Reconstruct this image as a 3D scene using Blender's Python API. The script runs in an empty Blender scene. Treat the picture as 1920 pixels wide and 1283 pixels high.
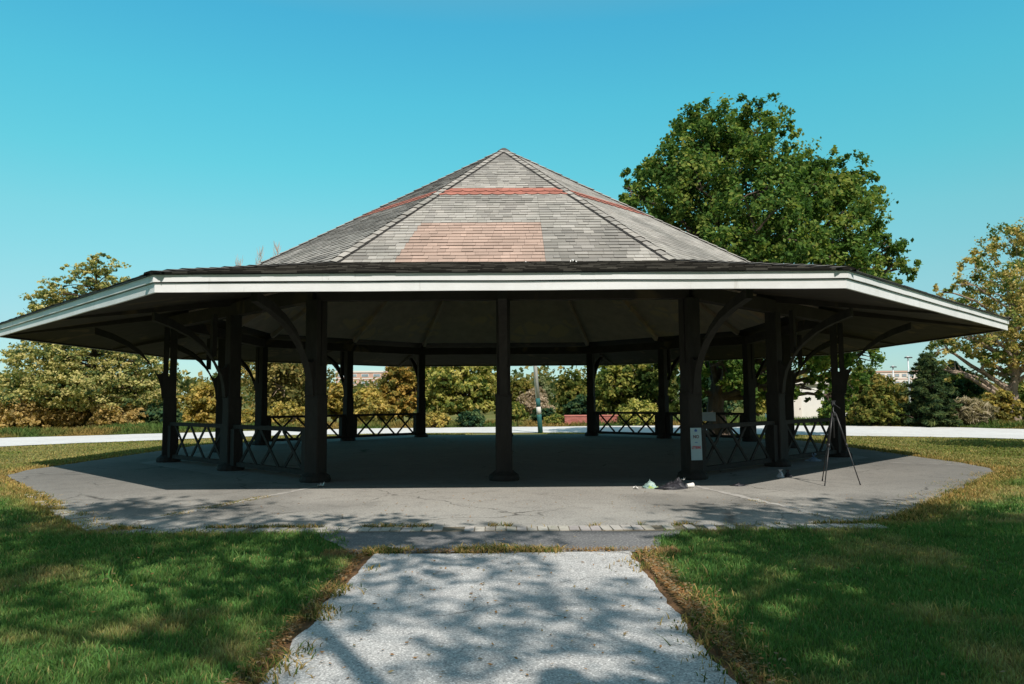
import bpy, math, random
import numpy as np
from mathutils import Vector, Matrix

random.seed(7)
rng = np.random.default_rng(11)
sc = bpy.context.scene
COL = sc.collection
PI = math.pi
T8 = math.tan(PI / 8)

# ------------------------------------------------------------------ helpers
def link(o, parent=None):
    COL.objects.link(o)
    if parent is not None:
        o.parent = parent
    return o

def tag(o, label=None, cat=None, group=None, kind=None):
    if label: o['label'] = label
    if cat: o['category'] = cat
    if group: o['group'] = group
    if kind: o['kind'] = kind
    return o

def empty(name, loc=(0, 0, 0), rz=0.0, parent=None):
    o = bpy.data.objects.new(name, None)
    o.empty_display_size = 0.3
    o.location = loc
    o.rotation_euler = (0, 0, rz)
    return link(o, parent)

def set_col(me, cols):
    a = me.color_attributes.new('Col', 'FLOAT_COLOR', 'POINT')
    c = np.ones((len(me.vertices), 4), dtype=np.float32)
    c[:, :3] = cols
    a.data.foreach_set('color', c.ravel())

def np_mesh(name, V, F, cols=None, mat=None, smooth=False):
    """V (n,3), F (m,k) all faces of k corners"""
    V = np.asarray(V, dtype=np.float32); F = np.asarray(F, dtype=np.int32)
    me = bpy.data.meshes.new(name)
    me.vertices.add(len(V)); me.vertices.foreach_set('co', V.ravel())
    k = F.shape[1]
    me.loops.add(F.size); me.loops.foreach_set('vertex_index', F.ravel())
    me.polygons.add(len(F))
    me.polygons.foreach_set('loop_start', np.arange(0, F.size, k, dtype=np.int32))
    me.polygons.foreach_set('loop_total', np.full(len(F), k, dtype=np.int32))
    if smooth:
        me.polygons.foreach_set('use_smooth', np.ones(len(F), dtype=bool))
    me.update(calc_edges=True)
    if cols is not None: set_col(me, cols)
    if mat: me.materials.append(mat)
    return me

class MB:
    def __init__(s): s.v = []; s.f = []; s.c = []
    def add(s, vs, fs, col=(1, 1, 1)):
        b = len(s.v); s.v += [tuple(v) for v in vs]; s.f += [tuple(i + b for i in f) for f in fs]
        s.c += [col] * len(vs)
    def box(s, c, d, M=None, col=(1, 1, 1), taper=1.0, bev=0.0):
        """centre c, full size d, chamfered vertical edges if bev"""
        hx, hy, hz = d[0] / 2, d[1] / 2, d[2] / 2
        if bev > 0:
            b = bev
            ring = [(-hx + b, -hy), (hx - b, -hy), (hx, -hy + b), (hx, hy - b), (hx - b, hy), (-hx + b, hy), (-hx, hy - b), (-hx, -hy + b)]
        else:
            ring = [(-hx, -hy), (hx, -hy), (hx, hy), (-hx, hy)]
        n = len(ring)
        vs = [Vector((x, y, -hz)) for x, y in ring] + [Vector((x * taper, y * taper, hz)) for x, y in ring]
        vs = [v + Vector(c) for v in vs]
        if M is not None: vs = [M @ v for v in vs]
        fs = [tuple(range(n - 1, -1, -1)), tuple(range(n, 2 * n))] + [(i, (i + 1) % n, n + (i + 1) % n, n + i) for i in range(n)]
        s.add(vs, fs, col)
    def bar(s, a, b, w, h, up=(0, 0, 1), col=(1, 1, 1)):
        a = Vector(a); b = Vector(b); d = (b - a).normalized(); up = Vector(up)
        x = d.cross(up)
        if x.length < 1e-4: x = d.cross(Vector((1, 0, 0)))
        x.normalize(); y = x.cross(d)
        vs = []
        for p in (a, b):
            for sx, sy in ((-1, -1), (1, -1), (1, 1), (-1, 1)):
                vs.append(p + x * sx * w / 2 + y * sy * h / 2)
        s.add(vs, [(3, 2, 1, 0), (4, 5, 6, 7), (0, 1, 5, 4), (1, 2, 6, 5), (2, 3, 7, 6), (3, 0, 4, 7)], col)
    def tube(s, pts, rad, n=8, col=(1, 1, 1)):
        pts = [Vector(p) for p in pts]; vs = []; fs = []
        m = len(pts)
        for i, p in enumerate(pts):
            d = (pts[min(i + 1, m - 1)] - pts[max(i - 1, 0)]).normalized()
            ref = Vector((0, 0, 1)) if abs(d.z) < 0.9 else Vector((1, 0, 0))
            x = d.cross(ref).normalized(); y = d.cross(x)
            for k in range(n):
                a = 2 * PI * k / n
                vs.append(p + (x * math.cos(a) + y * math.sin(a)) * rad[i])
        for i in range(m - 1):
            for k in range(n):
                fs.append((i * n + k, i * n + (k + 1) % n, (i + 1) * n + (k + 1) % n, (i + 1) * n + k))
        fs.append(tuple(range(n - 1, -1, -1))); fs.append(tuple((m - 1) * n + k for k in range(n)))
        s.add(vs, fs, col)
    def prism(s, poly, thick, M=None, col=(1, 1, 1)):
        """poly in (x,z), extruded along y by thick, fan-safe polygons as n-gons"""
        n = len(poly)
        vs = [Vector((x, -thick / 2, z)) for x, z in poly] + [Vector((x, thick / 2, z)) for x, z in poly]
        if M is not None: vs = [M @ v for v in vs]
        fs = [tuple(range(n)), tuple(range(2 * n - 1, n - 1, -1))] + [(i, n + i, n + (i + 1) % n, (i + 1) % n) for i in range(n)]
        s.add(vs, fs, col)
    def lathe(s, prof, n=16, M=None, col=(1, 1, 1)):
        vs = []; fs = []
        for r, z in prof:
            for k in range(n):
                a = 2 * PI * k / n; v = Vector((r * math.cos(a), r * math.sin(a), z)); vs.append(M @ v if M else v)
        for i in range(len(prof) - 1):
            for k in range(n):
                fs.append((i * n + k, i * n + (k + 1) % n, (i + 1) * n + (k + 1) % n, (i + 1) * n + k))
        fs.append(tuple(range(n - 1, -1, -1))); fs.append(tuple((len(prof) - 1) * n + k for k in range(n)))
        s.add(vs, fs, col)
    def mesh(s, name, mat, smooth=False):
        me = bpy.data.meshes.new(name); me.from_pydata(s.v, [], s.f); me.update()
        set_col(me, np.array(s.c, dtype=np.float32))
        if mat: me.materials.append(mat)
        if smooth:
            for p in me.polygons: p.use_smooth = True
        return me
    def build(s, name, mat, parent=None, loc=None, smooth=False):
        o = bpy.data.objects.new(name, s.mesh(name, mat, smooth))
        if loc: o.location = loc
        return link(o, parent)

# value noise -------------------------------------------------------
def _hash(ix, iy, seed):
    h = (ix.astype(np.int64) * 374761393 + iy.astype(np.int64) * 668265263 + seed * 1442695041) & 0x7fffffff
    h = ((h ^ (h >> 13)) * 1274126177) & 0x7fffffff
    return ((h ^ (h >> 16)) & 0xffff) / 65535.0
def vnoise(x, y, scale, seed=0, octv=3):
    x = np.asarray(x, float) / scale; y = np.asarray(y, float) / scale
    tot = 0; amp = 1; s = 0
    for o in range(octv):
        ix = np.floor(x); iy = np.floor(y); fx = x - ix; fy = y - iy
        fx = fx * fx * (3 - 2 * fx); fy = fy * fy * (3 - 2 * fy)
        a = _hash(ix, iy, seed + o); b = _hash(ix + 1, iy, seed + o); c = _hash(ix, iy + 1, seed + o); d = _hash(ix + 1, iy + 1, seed + o)
        tot = tot + amp * ((a * (1 - fx) + b * fx) * (1 - fy) + (c * (1 - fx) + d * fx) * fy); s += amp
        amp *= 0.5; x = x * 2.03 + 5.1; y = y * 2.03 + 1.7
    return tot / s
def sstep(a, b, x):
    t = np.clip((x - a) / (b - a), 0, 1); return t * t * (3 - 2 * t)

# ------------------------------------------------------------------ materials
def newmat(name):
    m = bpy.data.materials.new(name); m.use_nodes = True
    nt = m.node_tree; nt.nodes.clear()
    out = nt.nodes.new('ShaderNodeOutputMaterial')
    return m, nt, out
def N(nt, t, **kw):
    n = nt.nodes.new(t)
    for k, v in kw.items(): setattr(n, k, v)
    return n
def mixcol(nt, fac, a, b, blend='MIX'):
    n = nt.nodes.new('ShaderNodeMix'); n.data_type = 'RGBA'; n.blend_type = blend
    for sock, val in ((n.inputs[0], fac), (n.inputs[6], a), (n.inputs[7], b)):
        if hasattr(val, 'is_linked'): nt.links.new(val, sock)
        elif isinstance(val, (int, float)): sock.default_value = val
        else: sock.default_value = (*val, 1)
    return n.outputs[2]
def noise_fac(nt, scale, detail=4, lo=0.35, hi=0.65, vec=None, rough=0.6, dist=0.0):
    n = N(nt, 'ShaderNodeTexNoise'); n.inputs['Scale'].default_value = scale; n.inputs['Detail'].default_value = detail
    n.inputs['Roughness'].default_value = rough; n.inputs['Distortion'].default_value = dist
    if vec is not None: nt.links.new(vec, n.inputs['Vector'])
    r = N(nt, 'ShaderNodeMapRange'); r.inputs[1].default_value = lo; r.inputs[2].default_value = hi
    nt.links.new(n.outputs['Fac'], r.inputs[0])
    return r.outputs[0]
def objcoord(nt, sc_=(1, 1, 1)):
    t = N(nt, 'ShaderNodeTexCoord'); m = N(nt, 'ShaderNodeMapping'); m.inputs['Scale'].default_value = sc_
    nt.links.new(t.outputs['Object'], m.inputs['Vector']); return m.outputs[0]
def attr(nt, name='Col'):
    a = N(nt, 'ShaderNodeAttribute'); a.attribute_name = name; return a.outputs['Color']
def principled(nt, out, col, rough=0.8, spec=0.3, bump=None, bstr=0.3, bdist=0.01):
    p = N(nt, 'ShaderNodeBsdfPrincipled')
    if hasattr(col, 'is_linked'): nt.links.new(col, p.inputs['Base Color'])
    else: p.inputs['Base Color'].default_value = (*col, 1)
    p.inputs['Roughness'].default_value = rough; p.inputs['Specular IOR Level'].default_value = spec
    if bump is not None:
        b = N(nt, 'ShaderNodeBump'); b.inputs['Strength'].default_value = bstr; b.inputs['Distance'].default_value = bdist
        nt.links.new(bump, b.inputs['Height']); nt.links.new(b.outputs[0], p.inputs['Normal'])
    nt.links.new(p.outputs[0], out.inputs[0]); return p

def simple(name, c1, c2, scale=6, rough=0.8, spec=0.3, use_attr=False, bstr=0.2, stretch=(1, 1, 1), detail=5, bscale=None, bdist=0.01, lo=.3, hi=.7):
    m, nt, out = newmat(name)
    v = objcoord(nt, stretch)
    f = noise_fac(nt, scale, detail, lo, hi, v)
    c = mixcol(nt, f, c1, c2)
    if use_attr: c = mixcol(nt, 1.0, c, attr(nt), 'MULTIPLY')
    b = noise_fac(nt, bscale or scale * 4, 4, .2, .8, v)
    principled(nt, out, c, rough, spec, b, bstr, bdist)
    return m

def leaf_mat(name, trans=0.35, gain=1.0):
    m, nt, out = newmat(name)
    c = attr(nt)
    if gain != 1.0: c = mixcol(nt, 1.0, c, (gain, gain, gain), 'MULTIPLY')
    d = N(nt, 'ShaderNodeBsdfDiffuse'); t = N(nt, 'ShaderNodeBsdfTranslucent'); mx = N(nt, 'ShaderNodeMixShader')
    mx.inputs[0].default_value = trans
    nt.links.new(c, d.inputs[0])
    c2 = mixcol(nt, 1.0, c, (1.15, 1.25, .7), 'MULTIPLY')
    nt.links.new(c2, t.inputs[0])
    nt.links.new(d.outputs[0], mx.inputs[1]); nt.links.new(t.outputs[0], mx.inputs[2]); nt.links.new(mx.outputs[0], out.inputs[0])
    return m

M_leaf = leaf_mat('leaf', .38, 1.25)
M_blade = leaf_mat('grass_blade', .3)
M_bark = simple('bark', (.07, .055, .045), (.16, .13, .11), 5, .9, .1, True, .6, (1, 1, .25))
M_twig = simple('twig_bark', (.8, .8, .8), (1, 1, 1), 5, .9, .1, True, .2)
M_wood = simple('dark_painted_wood', (.028, .026, .0235), (.044, .041, .037), 9, .75, .2, False, .35, (1, 1, .3))
M_metal = simple('dark_metal', (.02, .02, .022), (.035, .035, .037), 20, .45, .5, False, .05)

# weathered ceiling boards with peeling tan patches
def ceiling_mat(name, c1, c2, c3):
    m, nt, out = newmat(name)
    v = objcoord(nt)
    base = mixcol(nt, noise_fac(nt, 2.5, 5, .3, .7, v), c1, c2)
    patch = noise_fac(nt, .55, 3, .56, .6, v)
    vo = N(nt, 'ShaderNodeTexVoronoi', feature='DISTANCE_TO_EDGE'); vo.inputs['Scale'].default_value = 1.1
    nt.links.new(v, vo.inputs['Vector'])
    r = N(nt, 'ShaderNodeMapRange'); r.inputs[1].default_value = .04; r.inputs[2].default_value = .1
    nt.links.new(vo.outputs['Distance'], r.inputs[0])
    mu = N(nt, 'ShaderNodeMath', operation='MULTIPLY'); nt.links.new(patch, mu.inputs[0]); nt.links.new(r.outputs[0], mu.inputs[1])
    c = mixcol(nt, mu.outputs[0], base, c3)
    principled(nt, out, c, .85, .15, noise_fac(nt, 12, 4, .2, .8, v), .3)
    return m
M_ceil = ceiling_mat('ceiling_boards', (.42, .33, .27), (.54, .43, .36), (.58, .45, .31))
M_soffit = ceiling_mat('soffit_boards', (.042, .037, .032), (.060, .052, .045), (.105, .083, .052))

def shingle_mat():
    m, nt, out = newmat('asphalt_shingle')
    v = objcoord(nt)
    c = attr(nt)
    c = mixcol(nt, noise_fac(nt, 60, 3, .3, .7, v), c, mixcol(nt, 1.0, c, (.8, .8, .8), 'MULTIPLY'))
    st = noise_fac(nt, .7, 5, .38, .7, v)
    c = mixcol(nt, st, c, mixcol(nt, 1.0, c, (.72, .74, .74), 'MULTIPLY'))
    principled(nt, out, c, .92, .15, noise_fac(nt, 120, 2, .2, .8, v), .25, .004)
    return m
M_shingle = shingle_mat()

def white_paint():
    m, nt, out = newmat('weathered_white_paint')
    v = objcoord(nt)
    c = mixcol(nt, noise_fac(nt, 1.2, 6, .35, .75, v), (.86, .87, .88), (.72, .73, .73))
    v2 = objcoord(nt, (4, 4, .5))
    c = mixcol(nt, noise_fac(nt, 1.5, 6, .62, .8, v2), c, (.42, .40, .36))
    v3 = objcoord(nt)
    c = mixcol(nt, noise_fac(nt, 9, 3, .74, .8, v3), c, (.35, .32, .28))
    principled(nt, out, c, .6, .35, noise_fac(nt, 14, 4, .2, .8, v), .15)
    return m
M_white = white_paint()

def paving(name, c1, c2, speck1, speck2, sp_scale, stain, rough=.9, bst=.4, sp_amt=.6, crack=0):
    m, nt, out = newmat(name)
    v = objcoord(nt)
    c = mixcol(nt, noise_fac(nt, .45, 6, .35, .65, v), c1, c2)
    c = mixcol(nt, noise_fac(nt, 2.6, 6, .5, .75, v, .7), c, stain)
    n = N(nt, 'ShaderNodeTexNoise'); n.inputs['Scale'].default_value = sp_scale; n.inputs['Detail'].default_value = 2
    nt.links.new(v, n.inputs['Vector'])
    r = N(nt, 'ShaderNodeMapRange'); r.inputs[1].default_value = .56; r.inputs[2].default_value = .68; r.inputs[4].default_value = sp_amt
    nt.links.new(n.outputs[0], r.inputs[0]); c = mixcol(nt, r.outputs[0], c, speck1)
    r2 = N(nt, 'ShaderNodeMapRange'); r2.inputs[1].default_value = .46; r2.inputs[2].default_value = .32; r2.inputs[4].default_value = sp_amt
    nt.links.new(n.outputs[0], r2.inputs[0]); c = mixcol(nt, r2.outputs[0], c, speck2)
    c = mixcol(nt, 1.0, c, attr(nt), 'MULTIPLY')
    if crack:
        nv = N(nt, 'ShaderNodeTexNoise'); nv.inputs['Scale'].default_value = 1.3; nv.inputs['Detail'].default_value = 5; nt.links.new(v, nv.inputs['Vector'])
        mv = N(nt, 'ShaderNodeVectorMath', operation='MULTIPLY_ADD'); mv.inputs[1].default_value = (.9, .9, 0); nt.links.new(nv.outputs['Color'], mv.inputs[0]); nt.links.new(v, mv.inputs[2])
        vo = N(nt, 'ShaderNodeTexVoronoi', feature='DISTANCE_TO_EDGE'); vo.inputs['Scale'].default_value = crack; nt.links.new(mv.outputs[0], vo.inputs['Vector'])
        rc = N(nt, 'ShaderNodeMapRange'); rc.inputs[1].default_value = .009; rc.inputs[2].default_value = .002; rc.inputs[4].default_value = .75; nt.links.new(vo.outputs['Distance'], rc.inputs[0])
        ml = N(nt, 'ShaderNodeMath', operation='MULTIPLY'); nt.links.new(rc.outputs[0], ml.inputs[0]); nt.links.new(noise_fac(nt, .5, 2, .45, .6, v), ml.inputs[1])
        c = mixcol(nt, ml.outputs[0], c, (.05, .048, .042))
    principled(nt, out, c, rough, .2, n.outputs[0], bst, .006)
    return m
M_apron = paving('worn_asphalt', (.29, .28, .258), (.36, .347, .318), (.50, .48, .43), (.16, .155, .15), 38, (.22, .212, .196), sp_amt=.55, crack=.42)
M_path = paving('gravel_asphalt', (.40, .392, .38), (.49, .482, .468), (.80, .79, .77), (.17, .172, .175), 85, (.34, .335, .33), bst=.25, sp_amt=.9, crack=.5)
M_road = paving('pale_concrete_road', (.58, .57, .55), (.66, .65, .63), (.7, .7, .68), (.4, .4, .38), 10, (.46, .45, .43), sp_amt=.3)
M_strip = paving('dark_asphalt', (.14, .14, .145), (.19, .19, .19), (.42, .41, .38), (.07, .07, .07), 40, (.11, .11, .11), sp_amt=.5)
M_brick = simple('pale_paver', (.36, .345, .32), (.5, .48, .45), 8, .9, .2, True, .4)

# ------------------------------------------------------------------ camera
Rv = Vector((0.99996346, -0.00497938, -0.00694896)); Uv = Vector((0.00654182, -0.07757749, 0.99696486)); Fv = Vector((0.00550335, 0.99697389, 0.07754208))
CAM = Vector((0.0927, -24.158, 1.6))
cam = bpy.data.cameras.new('camera'); cam.sensor_width = 36.0; cam.lens = 1402 / 1920 * 36.0; cam.clip_end = 3000; cam.clip_start = .05
co = link(bpy.data.objects.new('camera', cam))
Mx = Matrix(((Rv.x, Uv.x, -Fv.x, CAM.x), (Rv.y, Uv.y, -Fv.y, CAM.y), (Rv.z, Uv.z, -Fv.z, CAM.z), (0, 0, 0, 1)))
co.matrix_world = Mx
sc.camera = co
def spot(px, depth):
    """world x of a thing seen at photo column px when it stands depth metres ahead of the camera"""
    return CAM.x + (px - 952.3) * depth / 1402.0
def height(py, depth, px=952):
    return 1.6 + (750.6 - 0.00697 * (px - 952) - py) * depth / 1402.0
def camy(depth): return CAM.y + depth

# ------------------------------------------------------------------ light
SUN = Vector((.27, -.777, 1.0)).normalized()
sun = bpy.data.lights.new('sun', 'SUN'); sun.energy = 4.8; sun.angle = math.radians(.53); sun.color = (1.0, .93, .84)
so = link(bpy.data.objects.new('sun', sun)); so.location = (20, -40, 60)
so.rotation_euler = SUN.to_track_quat('Z', 'Y').to_euler()
w = bpy.data.worlds.new('World'); sc.world = w; w.use_nodes = True
nt = w.node_tree; nt.nodes.clear()
wo = nt.nodes.new('ShaderNodeOutputWorld'); bg = nt.nodes.new('ShaderNodeBackground'); sky = nt.nodes.new('ShaderNodeTexSky')
sky.sky_type = 'NISHITA'; sky.sun_disc = False; sky.sun_elevation = math.asin(SUN.z); sky.sun_rotation = math.atan2(SUN.x, SUN.y)
sky.air_density = 1.0; sky.dust_density = .4; sky.ozone_density = 1.0
bg.inputs[1].default_value = .15
# deep cyan opposite the sun, duller behind the photographer
tc = N(nt, 'ShaderNodeTexCoord'); dp = N(nt, 'ShaderNodeVectorMath', operation='DOT_PRODUCT'); dp.inputs[1].default_value = (.26, -.96, 0)
nt.links.new(tc.outputs['Generated'], dp.inputs[0])
mr = N(nt, 'ShaderNodeMapRange', interpolation_type='SMOOTHSTEP'); mr.inputs[1].default_value = .15; mr.inputs[2].default_value = .7
nt.links.new(dp.outputs['Value'], mr.inputs[0])
sx = N(nt, 'ShaderNodeSeparateXYZ'); nt.links.new(tc.outputs['Generated'], sx.inputs[0])
cr = N(nt, 'ShaderNodeValToRGB'); nt.links.new(sx.outputs['Z'], cr.inputs[0])
stops = [(0, (.47, .66, .80)), (.093, (.52, .72, .71)), (.15, (.56, .90, .77)), (.225, (.56, 1.14, .89)), (.292, (.46, 1.33, 1.02)), (.373, (.41, 1.48, 1.185)), (.46, (.37, 1.50, 1.33)), (.75, (2.0, 1.85, 1.25))]
el = cr.color_ramp.elements
while len(el) < len(stops): el.new(.5)
for e_, (p_, c_) in zip(el, stops): e_.position = p_; e_.color = (*c_, 1)
tint = mixcol(nt, 1.0, sky.outputs[0], mixcol(nt, mr.outputs[0], cr.outputs[0], (.40, .40, .38)), 'MULTIPLY')
nt.links.new(tint, bg.inputs[0]); nt.links.new(bg.outputs[0], wo.inputs[0])
sc.view_settings.view_transform = 'Standard'; sc.view_settings.look = 'None'; sc.view_settings.exposure = 0
sc.render.engine = 'CYCLES'
sc.cycles.max_bounces = 6; sc.cycles.diffuse_bounces = 4; sc.cycles.transmission_bounces = 3; sc.cycles.transparent_max_bounces = 6

# ------------------------------------------------------------------ terrain
SLAB = [(-4.4, -14.45), (4.1, -14.5), (5.3, -13.95), (10.35, -8.3), (10.95, -7.2), (11.2, -5.6), (11.2, 4.6), (4.8, 11.0), (-4.8, 11.0), (-11.55, 4.6), (-11.55, -5.9), (-11.2, -7.1), (-5.5, -13.95)]
def slab_dist(x, y):
    """signed distance-like value outside the (convex) slab"""
    d = np.full(np.shape(x), -1e9)
    n = len(SLAB)
    for i in range(n):
        ax, ay = SLAB[i]; bx, by = SLAB[(i + 1) % n]
        L = math.hypot(bx - ax, by - ay); nx, ny = (by - ay) / L, -(bx - ax) / L
        d = np.maximum(d, (x - ax) * nx + (y - ay) * ny)
    return d
def gz(x, y):
    x = np.asarray(x, float); y = np.asarray(y, float)
    d = slab_dist(x, y)
    back = sstep(-10.5, -3.0, y)
    side = np.where(x < 0, .30, .22 + .08 * sstep(8, 14, y))
    z = -side * back * sstep(.2, 4.5, d)
    z = z + (vnoise(x, y, 3.0, 5) - .5) * .05 * sstep(.3, 2.0, d) * sstep(1.6, 2.6, np.abs(x) + 5 * (y > -15))
    z = z - .02
    z = z - .03 * (1 - sstep(-.15, .0, d))
    # beyond the road the land lifts a little in places
    return z

ROAD_N = [(-60, -22), (-40, -9), (-29, 1.5), (-22.4, 9.3), (-20.1, 11.9), (-17.1, 14.4), (-13.8, 17.6), (-10.3, 19.4), (-4.7, 20.3), (1.5, 19.8), (7.5, 18.6), (10.3, 17.4), (13.8, 15.4), (17, 13.1), (19.8, 10.6), (22.2, 8.0), (29, -1), (40, -13), (60, -30)]
ROAD_F = [(-66, -15), (-46, -1), (-35, 9.5), (-27.9, 17.4), (-24.4, 19.8), (-20.7, 22.4), (-16.5, 25.4), (-12.1, 27.3), (-5.6, 28.5), (1.85, 29.2), (8.5, 29.4), (13.5, 29.0), (18.5, 28.0), (23, 26.3), (27.2, 23.5), (30.2, 19.8), (37, 9), (47, -5), (66, -24)]
def smooth_line(pts, n):
    P = np.array(pts, float); t = np.arange(len(P)); tt = np.linspace(0, len(P) - 1, n)
    out = []
    for v in tt:
        i = min(int(v), len(P) - 2); f = v - i
        p0 = P[max(i - 1, 0)]; p1 = P[i]; p2 = P[i + 1]; p3 = P[min(i + 2, len(P) - 1)]
        out.append(.5 * ((2 * p1) + (p2 - p0) * f + (2 * p0 - 5 * p1 + 4 * p2 - p3) * f * f + (3 * p1 - p0 - 3 * p2 + p3) * f ** 3))
    return np.array(out)
RN = smooth_line(ROAD_N, 160); RF = smooth_line(ROAD_F, 160)

STRAW = np.array((.40, .33, .14)); GREEN = np.array((.20, .235, .06)); LUSH = np.array((.125, .235, .065)); DIRT = np.array((.30, .165, .095))
def lawn_col(x, y):
    """base lawn colour at a place: lush near, straw patches, bare dirt along the path and pad"""
    n1 = vnoise(x, y, 1.1, 21); n2 = vnoise(x, y, .35, 33); n3 = vnoise(x, y, 4.0, 9)
    d = slab_dist(x, y)
    front = 1 - sstep(-12, -7, y)
    base = LUSH[None] * front[:, None] + (GREEN * (.9))[None] * (1 - front)[:, None]
    k = sstep(.52, .68, .6 * n1 + .25 * n2 + .15 * n3) * .85
    k = np.maximum(k, (1 - front) * (.16 + .42 * sstep(.35, .65, n3)))
    c = base * (1 - k)[:, None] + STRAW[None] * k[:, None]
    # straw rim along the pad
    e = (1 - sstep(.1, .5 + .5 * n1, np.abs(d))) * (.6 + .4 * n2) * np.where((y < -14.2) & (np.abs(x) < 4.9), .35, 1)
    c = c * (1 - e)[:, None] + (STRAW * np.array((1.1, .92, .8)))[None] * e[:, None]
    # dirt along the path
    pe = np.abs(x) - 1.36
    wide = np.where(x > 0, .22, .12)
    f = (1 - sstep(wide * .5, wide * (1 + .9 * n2), pe)) * (y < -15.6)
    c = c * (1 - f)[:, None] + DIRT[None] * f[:, None]
    j = (1 - sstep(.1, .22, np.abs(y + 16.05 + .1 * (n2 - .5)))) * (np.abs(x) < 1.9)
    c = c * (1 - j)[:, None] + (DIRT * .6 + STRAW * .4)[None] * j[:, None]
    return c * (.82 + .36 * n2)[:, None]

def warped(n_in, lim_in, lim_out, n_out, c=0):
    a = np.linspace(-lim_in, lim_in, n_in)
    t = np.linspace(0, 1, n_out + 1)[1:]
    o = lim_in + (lim_out - lim_in) * t ** 3
    return np.concatenate([-o[::-1], a, o]) + c
gx = warped(281, 28, 900, 26); gy = np.concatenate([-22 - (900 - 22) * np.linspace(1, 0, 22)[:-1] ** 3, np.linspace(-22, -12, 101), np.linspace(-11.7, 42, 150), 42 + (1400 - 42) * np.linspace(0, 1, 26)[1:] ** 3])
X, Y = np.meshgrid(gx, gy); xf = X.ravel(); yf = Y.ravel()
Z = gz(xf, yf)
nx, ny = len(gx), len(gy)
idx = np.arange(nx * ny).reshape(ny, nx)
F = np.stack([idx[:-1, :-1], idx[:-1, 1:], idx[1:, 1:], idx[1:, :-1]], -1).reshape(-1, 4)
gcol = lawn_col(xf, yf) * .8
m, nt_, out_ = newmat('lawn_soil')
v_ = objcoord(nt_)
c_ = attr(nt_)
c_ = mixcol(nt_, noise_fac(nt_, 14, 6, .3, .7, v_, .7), c_, mixcol(nt_, 1.0, c_, (.55, .6, .5), 'MULTIPLY'))
c_ = mixcol(nt_, noise_fac(nt_, 45, 4, .5, .75, v_), c_, (.17, .14, .06))
principled(nt_, out_, c_, .95, .1, noise_fac(nt_, 40, 5, .2, .8, v_), .8, .03)
M_lawn = m
go = link(bpy.data.objects.new('ground', np_mesh('ground', np.stack([xf, yf, Z], 1), F, gcol, M_lawn, True)))
tag(go, 'lawn of short green grass with straw coloured patches', kind='structure')

# road strip
nc = 8
vv = []
for i in range(len(RN)):
    for k in range(nc + 1):
        f = k / nc; p = RN[i] * (1 - f) + RF[i] * f
        j = 0
        if k in (0, nc): j = (vnoise(np.array([p[0]]), np.array([p[1]]), .8, 3)[0] - .5) * .35
        vv.append((p[0], p[1] + j))
vv = np.array(vv); zz = gz(vv[:, 0], vv[:, 1]) + .035
ix = np.arange(len(RN) * (nc + 1)).reshape(len(RN), nc + 1)
Fr = np.stack([ix[:-1, :-1], ix[1:, :-1], ix[1:, 1:], ix[:-1, 1:]], -1).reshape(-1, 4)
ro = link(bpy.data.objects.new('road', np_mesh('road', np.column_stack([vv, zz]), Fr, np.ones((len(vv), 3)), M_road, True)))
tag(ro, 'pale concrete road curving round behind the pavilion', kind='structure')

# asphalt pad under the pavilion: sheet with wobbly rim
def rim(poly, step=.15, amp=.07, seed=0):
    out = []
    n = len(poly)
    for i in range(n):
        a = np.array(poly[i]); b = np.array(poly[(i + 1) % n]); L = np.linalg.norm(b - a); k = max(1, int(L / step))
        nrm = np.array((b[1] - a[1], -(b[0] - a[0]))) / L
        for j in range(k):
            p = a + (b - a) * j / k
            q = vnoise(np.array([p[0]]), np.array([p[1]]), .5, seed)[0] - .5
            out.append(p + nrm * q * 2 * amp)
    return np.array(out)
def sheet(name, poly, z, mat, label, amp=.07, seed=0, rings=10, centre=None, tone=None):
    r = rim(poly, .15, amp, seed); c = np.mean(np.array(poly), 0) if centre is None else np.array(centre)
    V = []; C = []
    fr = np.append(np.linspace(0.02, .994, rings - 1), 1.0)
    for f in fr:
        q = c + (r - c) * f
        V.append(np.column_stack([q, np.full(len(q), z - (.012 if f == 1 else 0))]))
    V = np.concatenate(V); n = len(r)
    ii = np.arange(rings * n).reshape(rings, n)
    F = np.stack([ii[:-1], ii[1:], np.roll(ii[1:], -1, 1), np.roll(ii[:-1], -1, 1)], -1).reshape(-1, 4)
    o = link(bpy.data.objects.new(name, np_mesh(name, V, F, tone(V) if tone else np.ones((len(V), 3)), mat)))
    return tag(o, label, kind='structure')
sheet('pavement', SLAB, .004, M_apron, 'worn grey asphalt pad under and around the pavilion', .06, 3, 44, None,
      lambda V: (.62 + .40 * (1 - sstep(3.5, 9.5, np.abs(V[:, 0]))) * sstep(.25, .55, vnoise(V[:, 0], V[:, 1], 2.5, 88) + .12))[:, None] * np.array((1, .995, .99)))
ys_ = np.concatenate([np.linspace(-16.12, -20.5, 220), np.linspace(-20.8, -42, 30)]); fx_ = np.array([-1, -.985, -.6, -.2, .2, .6, .985, 1])
le = -1.36 - (vnoise(ys_ * 0, ys_, .5, 8, 5) - .5) * .20; re_ = 1.38 + (vnoise(ys_ * 0 + 7, ys_, .5, 9, 5) - .5) * .24
PX = (le + re_)[:, None] / 2 + (re_ - le)[:, None] / 2 * fx_; PY = ys_[:, None] + (vnoise(PX, PX * 0, .5, 5) - .5) * .16 * np.exp(-(-16.12 - ys_)[:, None] * 2)
PZ = np.where(np.abs(fx_) == 1, -.008, .006) + 0 * PX; PZ[0] = -.008
ii = np.arange(PX.size).reshape(PX.shape)
Fp = np.stack([ii[:-1, :-1], ii[1:, :-1], ii[1:, 1:], ii[:-1, 1:]], -1).reshape(-1, 4)
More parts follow.
